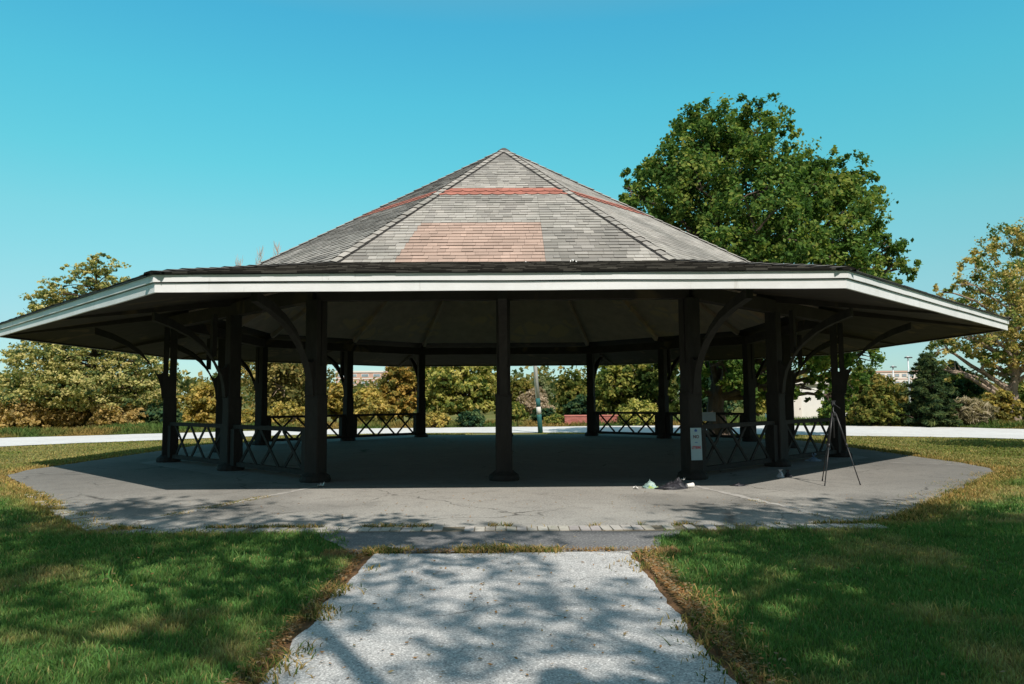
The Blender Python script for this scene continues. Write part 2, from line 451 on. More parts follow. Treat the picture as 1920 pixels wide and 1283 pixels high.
po = link(bpy.data.objects.new('path', np_mesh('path', np.stack([PX, PY, PZ], -1).reshape(-1, 3), Fp, np.ones((PX.size, 3)), M_path)))
tag(po, 'pale gravelly asphalt path leading up to the pavilion', kind='structure')
sheet('asphalt_strip', [(-2.3, -14.84), (-1.55, -16.04), (1.6, -16.1), (2.2, -14.88)], .003, M_strip, 'dark asphalt strip between the brick edging and the path', .1, 12, 4)

M_floor_shade = paving('painted_floor_shade', (.24, .232, .22), (.29, .28, .265), (.36, .35, .33), (.15, .15, .15), 30, (.2, .195, .185), sp_amt=.4, crack=.3)  # sheet added over the pad, darker to put the roof's shade into colour
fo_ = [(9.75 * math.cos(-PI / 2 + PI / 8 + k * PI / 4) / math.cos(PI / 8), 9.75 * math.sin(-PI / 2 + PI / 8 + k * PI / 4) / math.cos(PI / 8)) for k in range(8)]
sheet('floor', fo_, .012, M_floor_shade, 'octagonal floor sheet added inside the ring of posts, shade painted into its colour', .01, 4, 12)

# brick edging
def bricks(a, b, n, missing, seed):
    rr = random.Random(seed); mb = MB()
    a = Vector((*a, 0)); b = Vector((*b, 0)); d = (b - a) / n; u = d.normalized(); nrm = Vector((u.y, -u.x, 0))
    for i in range(n):
        if missing(i / n, rr): continue
        c = a + d * (i + .5) + Vector((0, 0, -.021 + rr.uniform(-.006, .004)))
        g = rr.uniform(.8, 1.1)
        Mr = Matrix.Translation(c) @ Matrix.Rotation(math.atan2(u.y, u.x) + rr.uniform(-.04, .04), 4, 'Z')
        mb.box((0, rr.uniform(-.02, .02), 0), (d.length * .9, .30, .07), Mr, (g, g * rr.uniform(.95, 1), g * rr.uniform(.88, 1)), 1, .008)
    return mb
mb = bricks((-4.9, -14.66), (4.75, -14.72), 74, lambda f, r: r.random() < (.3 if f < .2 else .04 if f < .7 else .25), 4)
mb.bar((-4.9, -14.66, -.02), (4.75, -14.72, -.02), .34, .046, (0, 0, 1), (.42, .38, .3))
mb2 = bricks((-8.3, -10.75), (-5.05, -14.55), 28, lambda f, r: r.random() < (.6 if f < .5 else .1), 5)
b = len(mb.v); mb.v += mb2.v; mb.c += mb2.c; mb.f += [tuple(i + b for i in f) for f in mb2.f]
tag(mb.build('kerb', M_brick), 'row of pale flush bricks edging the asphalt pad', kind='structure')

# radial joints in the pad: pale repair strips
def joint(a, b, wdt, seed, name_label):
    rr = random.Random(seed); n = 40; V = []; F = []; C = []
    a = np.array(a); b = np.array(b); u = (b - a) / np.linalg.norm(b - a); nr = np.array((-u[1], u[0]))
    for i in range(n + 1):
        p = a + (b - a) * i / n + nr * rr.uniform(-.03, .03)
        ww = wdt * (.5 + rr.random())
        V += [(*(p - nr * ww / 2), .008), (*(p + nr * ww / 2), .008)]
    F = [(2 * i, 2 * i + 1, 2 * i + 3, 2 * i + 2) for i in range(n)]
    o = link(bpy.data.objects.new('pavement_joint', np_mesh('pavement_joint', V, F, np.ones((len(V), 3)) * .95, M_brick)))
    tag(o, name_label, kind='structure')
joint((-4.9, -13.9), (-3.3, -9.3), .10, 1, 'pale joint line in the asphalt on the left')
joint((4.5, -14.3), (3.5, -10.2), .12, 2, 'pale joint line in the asphalt on the right')
joint((11.0, -6.6), (7.6, -4.4), .06, 3, 'pale joint line running to the right corner of the pad')

# ------------------------------------------------------------------ grass
def blades(name, x, y, h, wd, col, lean=.5, seed=0, zoff=0.0):
    r = np.random.default_rng(seed); n = len(x)
    z = gz(x, y) + zoff
    a = r.uniform(0, 2 * PI, n); b = r.uniform(0, 2 * PI, n); ln = np.abs(r.normal(0, lean, n)) * h
    dx, dy = np.cos(a) * wd / 2, np.sin(a) * wd / 2
    ox, oy = np.cos(b) * ln, np.sin(b) * ln
    V = np.zeros((n, 5, 3))
    V[:, 0] = np.stack([x - dx, y - dy, z - .01], 1); V[:, 1] = np.stack([x + dx, y + dy, z - .01], 1)
    V[:, 2] = np.stack([x + dx * .8 + ox * .35, y + dy * .8 + oy * .35, z + h * .6], 1); V[:, 3] = np.stack([x - dx * .8 + ox * .35, y - dy * .8 + oy * .35, z + h * .6], 1)
    V[:, 4] = np.stack([x + ox, y + oy, z + h], 1)
    i0 = np.arange(n) * 5
    T = np.concatenate([np.stack([i0, i0 + 1, i0 + 2], 1), np.stack([i0, i0 + 2, i0 + 3], 1), np.stack([i0 + 3, i0 + 2, i0 + 4], 1)])
    cc = np.repeat(col[:, None, :], 5, 1)
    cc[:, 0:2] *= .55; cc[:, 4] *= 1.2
    return np_mesh(name, V.reshape(-1, 3), T, cc.reshape(-1, 3), M_blade)
def lawn_mask(x, y, r):
    d = slab_dist(x, y); n2 = vnoise(x, y, .35, 33)
    keep = d > -.02 + .12 * (n2 - .4)
    edge = np.where((np.abs(x) < 4.9) & (y < -14), .30, .0)
    keep &= (d > edge) | (r < .10)
    pw = np.where(y < -16.2, 1.36 + np.where(x > 0, .26, .1) * n2 * 1.5, 1.5 + .45 * np.clip((y + 16.1) / 1.2, 0, 1) + .25 * (n2 - .3))
    keep &= (np.abs(x) > pw) | ((np.abs(y + 16.05) < .12) & (r < .35))
    return keep
r = np.random.default_rng(3)
xs = []; ys = []; hs = []; ws = []
def region(x0, x1, y0, y1, dens, h, wd):
    n = int((x1 - x0) * (y1 - y0) * dens); x = r.uniform(x0, x1, n); y = r.uniform(y0, y1, n); q = r.random(n)
    lim = (np.abs(x) < 1.5 + (y + 24.16) * .72)
    k = lawn_mask(x, y, q) & lim
    x, y = x[k], y[k]; tall = vnoise(x, y, .6, 14)
    xs.append(x); ys.append(y); hs.append(h * (.45 + .9 * tall) * r.uniform(.6, 1.3, len(x))); ws.append(wd * r.uniform(.7, 1.4, len(x)))
region(-6, 6, -20.6, -17.5, 4300, .052, .0065)
region(-9, 9, -17.5, -14.4, 2500, .052, .009)
region(-13, 13, -14.4, -9.5, 900, .055, .014)
region(-18, 18, -9.5, -3, 300, .06, .024)
region(-24, 24, -3, 10, 130, .06, .036)
region(-22, 22, 10, 20, 130, .06, .04)
# scattered taller tufts and broad weed leaves
for q in range(420):
    tx = r.uniform(-11, 11); ty = r.uniform(-20.2, -9.5); k_ = r.integers(14, 40)
    ax = tx + r.normal(0, .05, k_); ay = ty + r.normal(0, .05, k_); kp = lawn_mask(ax, ay, np.ones(k_)); ax, ay = ax[kp], ay[kp]
    xs.append(ax); ys.append(ay); hs.append(r.uniform(.05, .13, len(ax)) * r.uniform(.6, 1.2)); ws.append(r.uniform(.008, .018, len(ax)))
x = np.concatenate(xs); y = np.concatenate(ys); h = np.concatenate(hs); wd = np.concatenate(ws)
# keep blades off the road
def on_road(x, y):
    yn = np.interp(x, RN[:, 0], RN[:, 1]); yf_ = np.interp(x, RF[:, 0], RF[:, 1]); return (y > yn - .15) & (y < yf_ + .1)
k = ~on_road(x, y); x, y, h, wd = x[k], y[k], h[k], wd[k]
c = lawn_col(x, y); dry = r.random(len(x)) < .05
c = c * r.uniform(.75, 1.35, (len(x), 1)) * (1 + .18 * r.normal(size=(len(x), 3)) * np.array((.6, .3, .5)))
c[dry] = STRAW * r.uniform(.7, 1.35, (dry.sum(), 1))
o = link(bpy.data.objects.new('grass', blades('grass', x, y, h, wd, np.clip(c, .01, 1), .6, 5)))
tag(o, 'short mown lawn grass around the pavilion', 'grass', kind='stuff')

# weeds in joints and along the rims
wx = []; wy = []
def along(a, b, n, spread, gaps=.5, seed=0):
    rr = np.random.default_rng(seed); t = rr.random(n); p = np.array(a) + (np.array(b) - np.array(a)) * t[:, None] + rr.normal(0, spread, (n, 2))
    kk = vnoise(p[:, 0], p[:, 1], .4, 71 + seed, 2) > gaps
    wx.append(p[kk, 0]); wy.append(p[kk, 1])
along((-4.9, -13.9), (-4.0, -11.3), 2600, .06, .5, 1)
along((-4.95, -14.5), (4.75, -14.52), 5200, .05, .52, 2)
along((-4.95, -14.45), (-9.0, -9.95), 4200, .12, .5, 3)
along((-1.6, -16.05), (1.6, -16.12), 3600, .07, .47, 4)
along((4.4, -14.2), (3.9, -12.2), 700, .05, .6, 5)
along((4.75, -14.5), (11.2, -7.2), 6500, .22, .45, 6)
along((11.2, -7.2), (11.2, 0), 2500, .2, .4, 7)
along((-1.36, -16.1), (-1.34, -20), 2200, .1, .5, 8)
along((1.5, -16.1), (1.5, -20), 2200, .14, .55, 9)
along((-.35, -16.0), (.15, -16.0), 600, .12, .2, 10)
x = np.concatenate(wx); y = np.concatenate(wy); n = len(x)
c = np.where(r.random((n, 1)) < .62, STRAW * np.array((1.05, .9, .8)), np.array((.09, .14, .035))) * r.uniform(.7, 1.35, (n, 1))
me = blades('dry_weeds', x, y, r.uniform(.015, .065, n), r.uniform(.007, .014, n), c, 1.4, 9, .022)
tag(link(bpy.data.objects.new('dry_weeds', me)), 'dry straw weeds in the cracks and along the pad edge', 'weeds', kind='stuff')

# tall verge growth beyond the road
n = 60000
t = r.random(n); i = t * (len(RF) - 1); i0 = i.astype(int).clip(0, len(RF) - 2); f = (i - i0)[:, None]
p = RF[i0] * (1 - f) + RF[i0 + 1] * f
off = r.random(n) ** 1.5 * 6.5
dirv = p / np.linalg.norm(p, axis=1)[:, None]
p = p + dirv * (off[:, None] + .12)
nn = vnoise(p[:, 0], p[:, 1], 2.5, 44)
hh = (.08 + .5 * sstep(.1, 2.2, off) * (.3 + nn)) * r.uniform(.5, 1.2, n)
cA = np.array((.30, .21, .07)); cB = np.array((.10, .16, .045)); kk = sstep(.35, .65, nn)[:, None]
kk = np.clip(kk + .35 * sstep(8, 24, p[:, :1]), 0, 1)
c = (cA * (1 - kk) + cB * kk) * r.uniform(.7, 1.3, (n, 1))
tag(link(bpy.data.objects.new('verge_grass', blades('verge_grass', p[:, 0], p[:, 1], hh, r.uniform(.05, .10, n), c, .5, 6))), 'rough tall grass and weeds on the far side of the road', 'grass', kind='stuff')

# fallen leaves on path and pad
n = 420
x = np.concatenate([r.uniform(-1.5, 1.6, 230), r.uniform(-6, 6, 190)]); y = np.concatenate([r.uniform(-20, -16.2, 230), r.uniform(-14.3, -10.6, 190)])
x = np.concatenate([x, 1.42 + np.abs(r.normal(0, .11, 2200)), -1.38 - np.abs(r.normal(0, .09, 700)), r.uniform(-1.7, 1.7, 700)]); y = np.concatenate([y, r.uniform(-20.3, -16.1, 2200), r.uniform(-20.3, -16.1, 700), -16.06 + r.normal(0, .05, 700)])
lx = r.uniform(-9, 9, 700); ly = r.uniform(-20.2, -12, 700); x = np.concatenate([x, lx]); y = np.concatenate([y, ly]); n = len(x)
zl = np.where((slab_dist(x, y) > .1) & (np.abs(x) > 1.7), .035, .012)
s = r.uniform(.008, .024, n); a = r.uniform(0, 2 * PI, n); V = np.zeros((n, 4, 3))
for q, (da, k_) in enumerate(((0, 1), (PI / 2, .5), (PI, 1), (3 * PI / 2, .5))):
    V[:, q] = np.stack([x + np.cos(a + da) * s * k_, y + np.sin(a + da) * s * k_, zl + r.uniform(0, .012, n)], 1)
c = np.where(r.random((n, 1)) < .6, np.array((.30, .16, .07)), np.array((.30, .23, .14))) * r.uniform(.6, 1.3, (n, 1))
tag(link(bpy.data.objects.new('fallen_leaves', np_mesh('fallen_leaves', V.reshape(-1, 3), np.arange(n * 4).reshape(n, 4), np.repeat(c, 4, 0), M_leaf))), 'small dead leaves scattered over the paving', 'leaf litter', kind='stuff')

# ------------------------------------------------------------------ pavilion
R0 = 12.8; APO = R0
Z_EAVE = 3.28; APEX = 9.85; SL = .618
RB = 8.70; ZB = APEX - SL * RB          # break between skirt and upper roof
RC = 9.83                               # column ring (vertex radius)
pav = empty('pavilion', (0, 0, 0))
tag(pav, 'open octagonal park pavilion with grey shingled roof, white fascia and dark posts', 'pavilion')

GREYS = [(.47, .435, .39), (.49, .455, .41), (.45, .42, .375), (.51, .475, .43), (.41, .38, .345)]
def face_frame(k):
    a = -PI / 2 + k * PI / 4          # outward direction of face k ; k=0 faces the camera
    o = Vector((math.cos(a), math.sin(a), 0)); t = Vector((-math.sin(a), math.cos(a), 0))
    return o, t
def shingle_face(k, r0, z0, r1, z1, expo, colf, seed, lip=.014, cuts=None, wmin=.14, wmax=.36):
    rr = random.Random(seed); o, t = face_frame(k); mb = MB()
    L = math.hypot(r0 - r1, z1 - z0); up = (o * (r1 - r0) + Vector((0, 0, z1 - z0))) / L; nrm = t.cross(up)
    if nrm.z < 0: nrm = -nrm
    n = int(round(L / expo)); e = L / n
    P0 = o * r0 + Vector((0, 0, z0))
    hw = lambda s: max(0.0, (r0 + (r1 - r0) * s / L) * T8)
    # backing deck
    mb.add([P0 - t * hw(0), P0 + t * hw(0), P0 + up * L + t * max(hw(L), .001), P0 + up * L - t * max(hw(L), .001)], [(0, 1, 2, 3)], (.05, .05, .05))
    for c in range(n):
        s0 = c * e; s1 = min(L, s0 + e * 1.02); w0 = hw(s0); w1 = hw(s1)
        sag = 0
        u = -w0 - rr.random() * .2
        while u < w0:
            wd_ = rr.uniform(wmin, wmax)
            for cu_x in (cuts(s0) if cuts else ()):
                if u + .02 < cu_x < u + wd_: wd_ = cu_x - u
            ua, ub = max(u, -w0), min(u + wd_, w0); u += wd_
            if ub - ua < .01: continue
            uc, ud = max(-w1, min(w1, ua)), max(-w1, min(w1, ub))
            s_mid = s0 / L
            ff = s0 / e
            isred, colr = colf(c, n, (ua + ub) / 2, s0 + e / 2, rr)
            lf = lip * rr.uniform(.7, 1.5) * (.5 if k in (1, 2) else 1); g = rr.uniform(-.004, .004)
            A = P0 + up * (s0 + g) + t * ua + nrm * (lf + .004); B = P0 + up * (s0 + g) + t * (ub - .004) + nrm * (lf + .004)
            Cc = P0 + up * s1 + t * (ud - .004 if ud < w1 else ud) + nrm * .006; Dd = P0 + up * s1 + t * uc + nrm * .006
            A2 = A - nrm * (lf + .006); B2 = B - nrm * (lf + .006)
            mb.add([A, B, Cc, Dd], [(0, 1, 2, 3)], colr)
            dk = (.12 if rr.random() < .6 else .4) if k not in (1, 2) else .6  # tab edges darkened: laminate edge plus course shadow lines put into the colour
            mb.add([A2, B2, B, A], [(0, 1, 2, 3)], tuple(q * dk for q in colr))
    return mb
def grey(rr, mul=1.0):
    c = rr.choice(GREYS); g = rr.uniform(.88, 1.1) * mul
    return tuple(q * g for q in c)
LU = math.hypot(RB, APEX - ZB)
def pink_l(s): return -2.26 + .05 * int((s + .02) / .4)
def upper_col(k):
    def f(c, n, u, s, rr):
        rho = RB * (1 - s / LU)
        # scalloped red band
        if 3.93 < rho < 4.46:
            g = rr.uniform(.85, 1.12); return True, (.50 * g, .205 * g, .155 * g)
        if k == 0 and rho > 6.5 and pink_l(s - .1) < u < .90:
            g = rr.uniform(.86, 1.1)
            return True, (.56 * g, .40 * g, .325 * g)
        dark = 1.0
        nv = vnoise(np.array([u + 37 * k]), np.array([s]), 1.6, 90 + k)[0]
        if k == 0 and u > .9 and rho > 6.3: dark = 1 - .26 * (nv > .45)
        if k in (1,): dark = .97
        if k in (7,): dark = .92 - .3 * (nv > .5)
        elif nv > .62: dark *= .8
        return False, grey(rr, dark)
    return f
def skirt_col(k):
    def f(c, n, u, s, rr):
        nv = vnoise(np.array([u + 11 * k]), np.array([s * 2]), .8, 60 + k)[0]
        g = rr.uniform(.8, 1.2) * (.55 + .7 * nv)
        return False, (.25 * g, .235 * g, .205 * g)
    return f
for k in range(8):
    kk_ = 0 if k == 0 else k
    mb = shingle_face(k, RB, ZB, .02, APEX, .20, upper_col(k), 100 + k, cuts=(lambda s: (pink_l(s), .90)) if k == 0 else None)
    # scalloped lower tabs of the red band (two rows, slightly proud)
    o_, t_ = face_frame(k)
    up_ = (o_ * (-RB) + Vector((0, 0, APEX - ZB))).normalized(); nr_ = t_.cross(up_); nr_ = nr_ if nr_.z > 0 else -nr_
    rr = random.Random(500 + k)
    for rho in (4.46, 4.2):
        hwid = rho * T8; m_ = int(2 * hwid / .29)
        for i in range(m_):
            u0 = -hwid + 2 * hwid * i / m_; u1 = -hwid + 2 * hwid * (i + 1) / m_ - .006
            base = o_ * rho + Vector((0, 0, APEX - SL * rho)) + nr_ * .034
            prof = [(u0, .26), (u0, .03), (u0 + (u1 - u0) * .2, -.03), ((u0 + u1) / 2, -.06), (u0 + (u1 - u0) * .8, -.03), (u1, .03), (u1, .26)]
            vs = [base + t_ * max(-hwid, min(hwid, a)) + up_ * b_ - nr_ * (.02 if b_ > .1 else 0) for a, b_ in prof]
            g = rr.uniform(.85, 1.12)
            mb.add(vs, [tuple(range(6, -1, -1)) if (vs[1] - vs[0]).cross(vs[3] - vs[0]).dot(nr_) < 0 else tuple(range(7))], (.50 * g, .20 * g, .15 * g))
            lo = [v - nr_ * .03 for v in vs[1:6]]
            mb.add(vs[1:6] + lo, [(i_, i_ + 1, i_ + 6, i_ + 5) for i_ in range(4)], (.09, .04, .03))
    mb.build('roof_slope', M_shingle, pav)
    mb = shingle_face(k, R0 + .07, Z_EAVE + .280, RB, ZB, .19, skirt_col(k), 200 + k, .018)
    mb.build('roof_skirt', M_shingle, pav)
# hip caps
def hip(k, r0, z0, r1, z1, step, hwid, colf, seed, lift=.03):
    rr = random.Random(seed); a = -PI / 2 + PI / 8 + k * PI / 4
    cor = Vector((math.cos(a), math.sin(a), 0)) / math.cos(PI / 8)
    o1, t1 = face_frame(k); o2, t2 = face_frame(k + 1)
    P = cor * r0 + Vector((0, 0, z0)); Q = cor * r1 + Vector((0, 0, z1)); L = (Q - P).length; d = (Q - P) / L
    def side(o_, t_):
        up_ = (o_ * (r1 - r0) + Vector((0, 0, z1 - z0))).normalized(); n_ = t_.cross(up_)
        if n_.z < 0: n_ = -n_
        return n_
    n1, n2 = side(o1, t1), side(o2, t2)
    s1 = d.cross(n1); s1 = s1 if s1.dot(t1) < 0 else -s1     # along face k away from the hip
    s2 = d.cross(n2); s2 = s2 if s2.dot(t2) > 0 else -s2
    nu = (n1 + n2).normalized(); mb = MB(); n = int(L / step)
    for s_, n_ in ((s1, n1), (s2, n2)):
        mb.add([P + s_ * (hwid - .02) + n_ * .027, P + s_ * (hwid + .05) + n_ * .027, Q + s_ * (hwid + .05) + n_ * .027, Q + s_ * (hwid - .02) + n_ * .027], [(0, 1, 2, 3)], (.045, .042, .04))
    for i in range(n):
        q0 = P + d * (i * L / n) + d * rr.uniform(-.015, .015); q1 = P + d * min(L, (i + 1.15) * L / n)
        c = colf(rr); lf = lift + rr.uniform(0, .012); hw_ = hwid * rr.uniform(.92, 1.08)
        A = q0 + nu * (lf + .02); B = q0 + s1 * hw_ + n1 * (lf + .01); C = q0 + s2 * hw_ + n2 * (lf + .01)
        A1 = q1 + nu * lf; B1 = q1 + s1 * hw_ + n1 * (lf - .012); C1 = q1 + s2 * hw_ + n2 * (lf - .012)
        mb.add([B, A, A1, B1], [(0, 1, 2, 3)], c); mb.add([A, C, C1, A1], [(0, 1, 2, 3)], c)
        dk = tuple(v * .1 for v in c)
        mb.add([B, A, A - nu * .03, B - n1 * .03], [(0, 1, 2, 3)], dk); mb.add([A, C, C - n2 * .03, A - nu * .03], [(0, 1, 2, 3)], dk)
        mb.add([B, B1, B1 - n1 * .05 + s1 * .03, B - n1 * .05 + s1 * .03], [(0, 1, 2, 3)], dk); mb.add([C, C1, C1 - n2 * .05 + s2 * .03, C - n2 * .05 + s2 * .03], [(0, 1, 2, 3)], dk)
    return mb
for k in range(8):
    hip(k, RB - .02, ZB + .012, .12, APEX - .07, .30, .13, lambda rr: grey(rr, .9), 300 + k).build('hip_cap', M_shingle, pav)
    hip(k, R0 + .05, Z_EAVE + .282, RB, ZB, .30, .15, lambda rr: tuple(q * .5 for q in grey(rr)), 330 + k).build('skirt_hip_cap', M_shingle, pav)
mb = MB(); mb.lathe([(.30, APEX - .15), (.2, APEX - .04), (.08, APEX + .045), (.02, APEX + .06)], 8, Matrix.Rotation(PI / 8, 4, 'Z'), (.12, .115, .11)); mb.build('roof_cap', M_shingle, pav)

# fascia, one white board run per side: lower board, proud upper board
def fascia_side(k):
    o_, t_ = face_frame(k); rr = random.Random(700 + k)
    def board(zlo, zhi, r_out, r_in, wav, seed):
        mb = MB(); n = 28; V = []; F = []
        for i in range(n + 1):
            f = i / n * 2 - 1
            w1_ = (vnoise(np.array([i * .37 + seed]), np.array([k * 3.1]), 1.5, seed, 2)[0] - .5) * wav * (1 - abs(f) ** 6)
            w2_ = (vnoise(np.array([i * .37 + seed]), np.array([k * 3.1 + 9]), 1.5, seed + 3, 2)[0] - .5) * wav * (1 - abs(f) ** 6)
            for rad, z in ((r_out, zlo + w1_), (r_out, zhi + w2_), (r_in, zhi + w2_), (r_in, zlo + w1_)):
                V.append(o_ * rad + t_ * (f * rad * T8) + Vector((0, 0, z)))
        for i in range(n):
            b_ = i * 4
            for q in range(4): F.append((b_ + q, b_ + (q + 1) % 4, b_ + 4 + (q + 1) % 4, b_ + 4 + q))
        mb.add(V, F); return mb
    fo = board(Z_EAVE, Z_EAVE + .140, R0, R0 - .04, .016, 2).build('fascia', M_white, pav)
    board(Z_EAVE + .156, Z_EAVE + .264, R0 + .03, R0 - .035, .022, 5).build('crown_board', M_white, fo)
    board(Z_EAVE + .266, Z_EAVE + .284, R0 + .06, R0 - .03, .022, 5).build('drip_edge', M_metal, fo)
    board(Z_EAVE + .01, Z_EAVE + .25, R0 - .05, R0 - .08, 0, 8).build('backing_board', M_wood, fo)
for k in range(8): fascia_side(k)

# soffit / ceiling deck: two octagonal cones, facing down
def deck(r0, z0, r1, z1):
    mb = MB()
    for k in range(8):
        o_, t_ = face_frame(k)
        mb.add([o_ * r0 - t_ * r0 * T8 + Vector((0, 0, z0)), o_ * r0 + t_ * r0 * T8 + Vector((0, 0, z0)), o_ * r1 + t_ * r1 * T8 + Vector((0, 0, z1)), o_ * r1 - t_ * r1 * T8 + Vector((0, 0, z1))], [(3, 2, 1, 0)])
    return mb
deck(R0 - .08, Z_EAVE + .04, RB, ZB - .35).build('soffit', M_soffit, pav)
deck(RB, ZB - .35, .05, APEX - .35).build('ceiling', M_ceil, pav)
# rafters
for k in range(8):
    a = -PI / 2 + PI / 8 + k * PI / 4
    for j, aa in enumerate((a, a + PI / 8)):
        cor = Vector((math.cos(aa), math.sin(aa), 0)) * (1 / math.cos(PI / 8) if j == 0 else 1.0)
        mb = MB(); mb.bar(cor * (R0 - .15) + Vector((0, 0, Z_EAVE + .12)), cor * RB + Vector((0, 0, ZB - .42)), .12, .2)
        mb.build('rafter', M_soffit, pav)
        mb = MB(); mb.bar(cor * RB + Vector((0, 0, ZB - .42)), cor * .3 + Vector((0, 0, APEX - .6)), .12, .2); mb.build('hip_rafter', M_ceil, pav)
# ring beam on the posts
ZBEAM = 3.78
for k in range(8):
    a0 = -PI / 2 + PI / 8 + k * PI / 4; a1 = a0 + PI / 4
    mb = MB(); mb.bar((RC * math.cos(a0), RC * math.sin(a0), ZBEAM), (RC * math.cos(a1), RC * math.sin(a1), ZBEAM), .24, .30)
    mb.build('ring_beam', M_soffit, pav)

# posts: 8 at the corners, 8 at mid sides
def column_meshes(corner):
    mb = MB()
    mb.box((0, 0, .86), (.33, .33, 1.62), None, (1, 1, 1), 1, .02)
    mb.box((0, 0, 1.70), (.36, .36, .06), None, (1, 1, 1), .92, .02)
    if corner:
        mb.box((-.06, 0, 2.68), (.17, .28, 1.91)); mb.box((.105, 0, 2.02), (.16, .28, .58)); mb.box((.125, 0, 2.97), (.12, .28, 1.32))
    else:
        mb.box((0, 0, 2.68), (.28, .28, 1.91), None, (1, 1, 1), 1, .015)
    shaft = mb.mesh('column', M_wood)
    mb = MB(); mb.lathe([(.29, -.02), (.31, .05), (.29, .12), (.22, .17), (.19, .2)], 16); foot = mb.mesh('footing', M_wood)
    mb = MB(); x0 = .14
    outer = [(x0, 1.66), (x0 + .07, 1.73), (x0 + .10, 2.0), (x0 + .17, 2.25), (x0 + .3, 2.52), (x0 + .52, 2.8), (x0 + .85, 3.06), (x0 + 1.25, 3.25), (x0 + 1.7, 3.40)]
    inner = [(x0 + 1.7, 3.58), (x0 + 1.2, 3.46), (x0 + .8, 3.27), (x0 + .5, 3.0), (x0 + .36, 2.72), (x0 + .30, 2.52), (x0 + .22, 2.40), (x0 + .12, 2.36), (x0 + .05, 2.42), (x0 + .03, 2.6), (x0 + .03, 3.4), (x0, 3.4)]
    # split into convex-ish quads: lower web plus curved brace
    nO = len(outer)
    web = [(x0, 1.66), (x0 + .07, 1.73), (x0 + .10, 2.0), (x0 + .17, 2.25), (x0 + .24, 2.40), (x0 + .17, 2.36), (x0 + .1, 2.37), (x0 + .05, 2.42), (x0, 2.5)]
    mb.prism(web, .16)
    io = [(x0 + .24, 2.40), (x0 + .31, 2.52), (x0 + .42, 2.72), (x0 + .6, 2.98), (x0 + .9, 3.23), (x0 + 1.27, 3.43), (x0 + 1.7, 3.58)]
    oo = [(x0 + .18, 2.26), (x0 + .3, 2.50), (x0 + .43, 2.68), (x0 + .63, 2.88), (x0 + .92, 3.09), (x0 + 1.28, 3.26), (x0 + 1.7, 3.40)]
    for i in range(6): mb.prism([oo[i], oo[i + 1], io[i + 1], io[i]], .16)
    if not corner: mb.box((x0 + .34, 0, 3.15), (.10, .14, 1.0))
    br = mb.mesh('bracket', M_wood)
    return shaft, foot, br
SH = {True: column_meshes(True), False: column_meshes(False)}
for i in range(16):
    a = -PI / 2 + i * PI / 8; corner = (i % 2 == 1); rad = RC if corner else RC * math.cos(PI / 8)
    col = link(bpy.data.objects.new('column', SH[corner][0]), pav)
    col.location = (rad * math.cos(a), rad * math.sin(a), .004); col.rotation_euler = (0, 0, a)
    link(bpy.data.objects.new('footing', SH[corner][1]), col); link(bpy.data.objects.new('bracket', SH[corner][2]), col)

# lattice railings on the four diagonal sides, two bays each
def railing(a, b):
    a = Vector(a); b = Vector(b); L = (b - a).length; d = (b - a) / L
    ro_ = MB(); e0 = .17
    ro_.bar(a + d * e0 + Vector((0, 0, 1.03)), b - d * e0 + Vector((0, 0, 1.03)), .12, .09)
    rail = ro_.build('railing', M_wood, pav)
    mb = MB(); mb.bar(a + d * e0 + Vector((0, 0, .17)), b - d * e0 + Vector((0, 0, .17)), .10, .10); mb.build('bottom_rail', M_wood, rail)
    for p in (a + d * (e0 + .10), b - d * (e0 + .10)):
        mb = MB(); Mr = Matrix.Translation(p) @ Matrix.Rotation(math.atan2(d.y, d.x), 4, 'Z')
        mb.box((0, 0, .56), (.19, .22, .845), Mr); mb.build('end_post', M_wood, rail)
    s0 = e0 + .2; pitch = (L - 2 * s0) / 3; side = Vector((-d.y, d.x, 0))
    for i in range(3):
        c0 = s0 + pitch * (i + .5); hw_ = pitch * .41
        mb = MB()
        for sg in (-1, 1):
            mb.bar(a + d * (c0 - sg * hw_) + Vector((0, 0, .21)) + side * sg * .014, a + d * (c0 + sg * hw_) + Vector((0, 0, .99)) + side * sg * .014, .026, .07, side.cross(d) if False else (0, 0, 1))
        mb.build('cross_brace', M_wood, rail)
for k in (1, 3, 5, 7):
    a0 = -PI / 2 + k * PI / 4; rm = RC * math.cos(PI / 8)
    mid = (rm * math.cos(a0), rm * math.sin(a0), 0)
    for s_ in (-1, 1):
        av = a0 + s_ * PI / 8; railing((RC * math.cos(av), RC * math.sin(av), 0), mid)

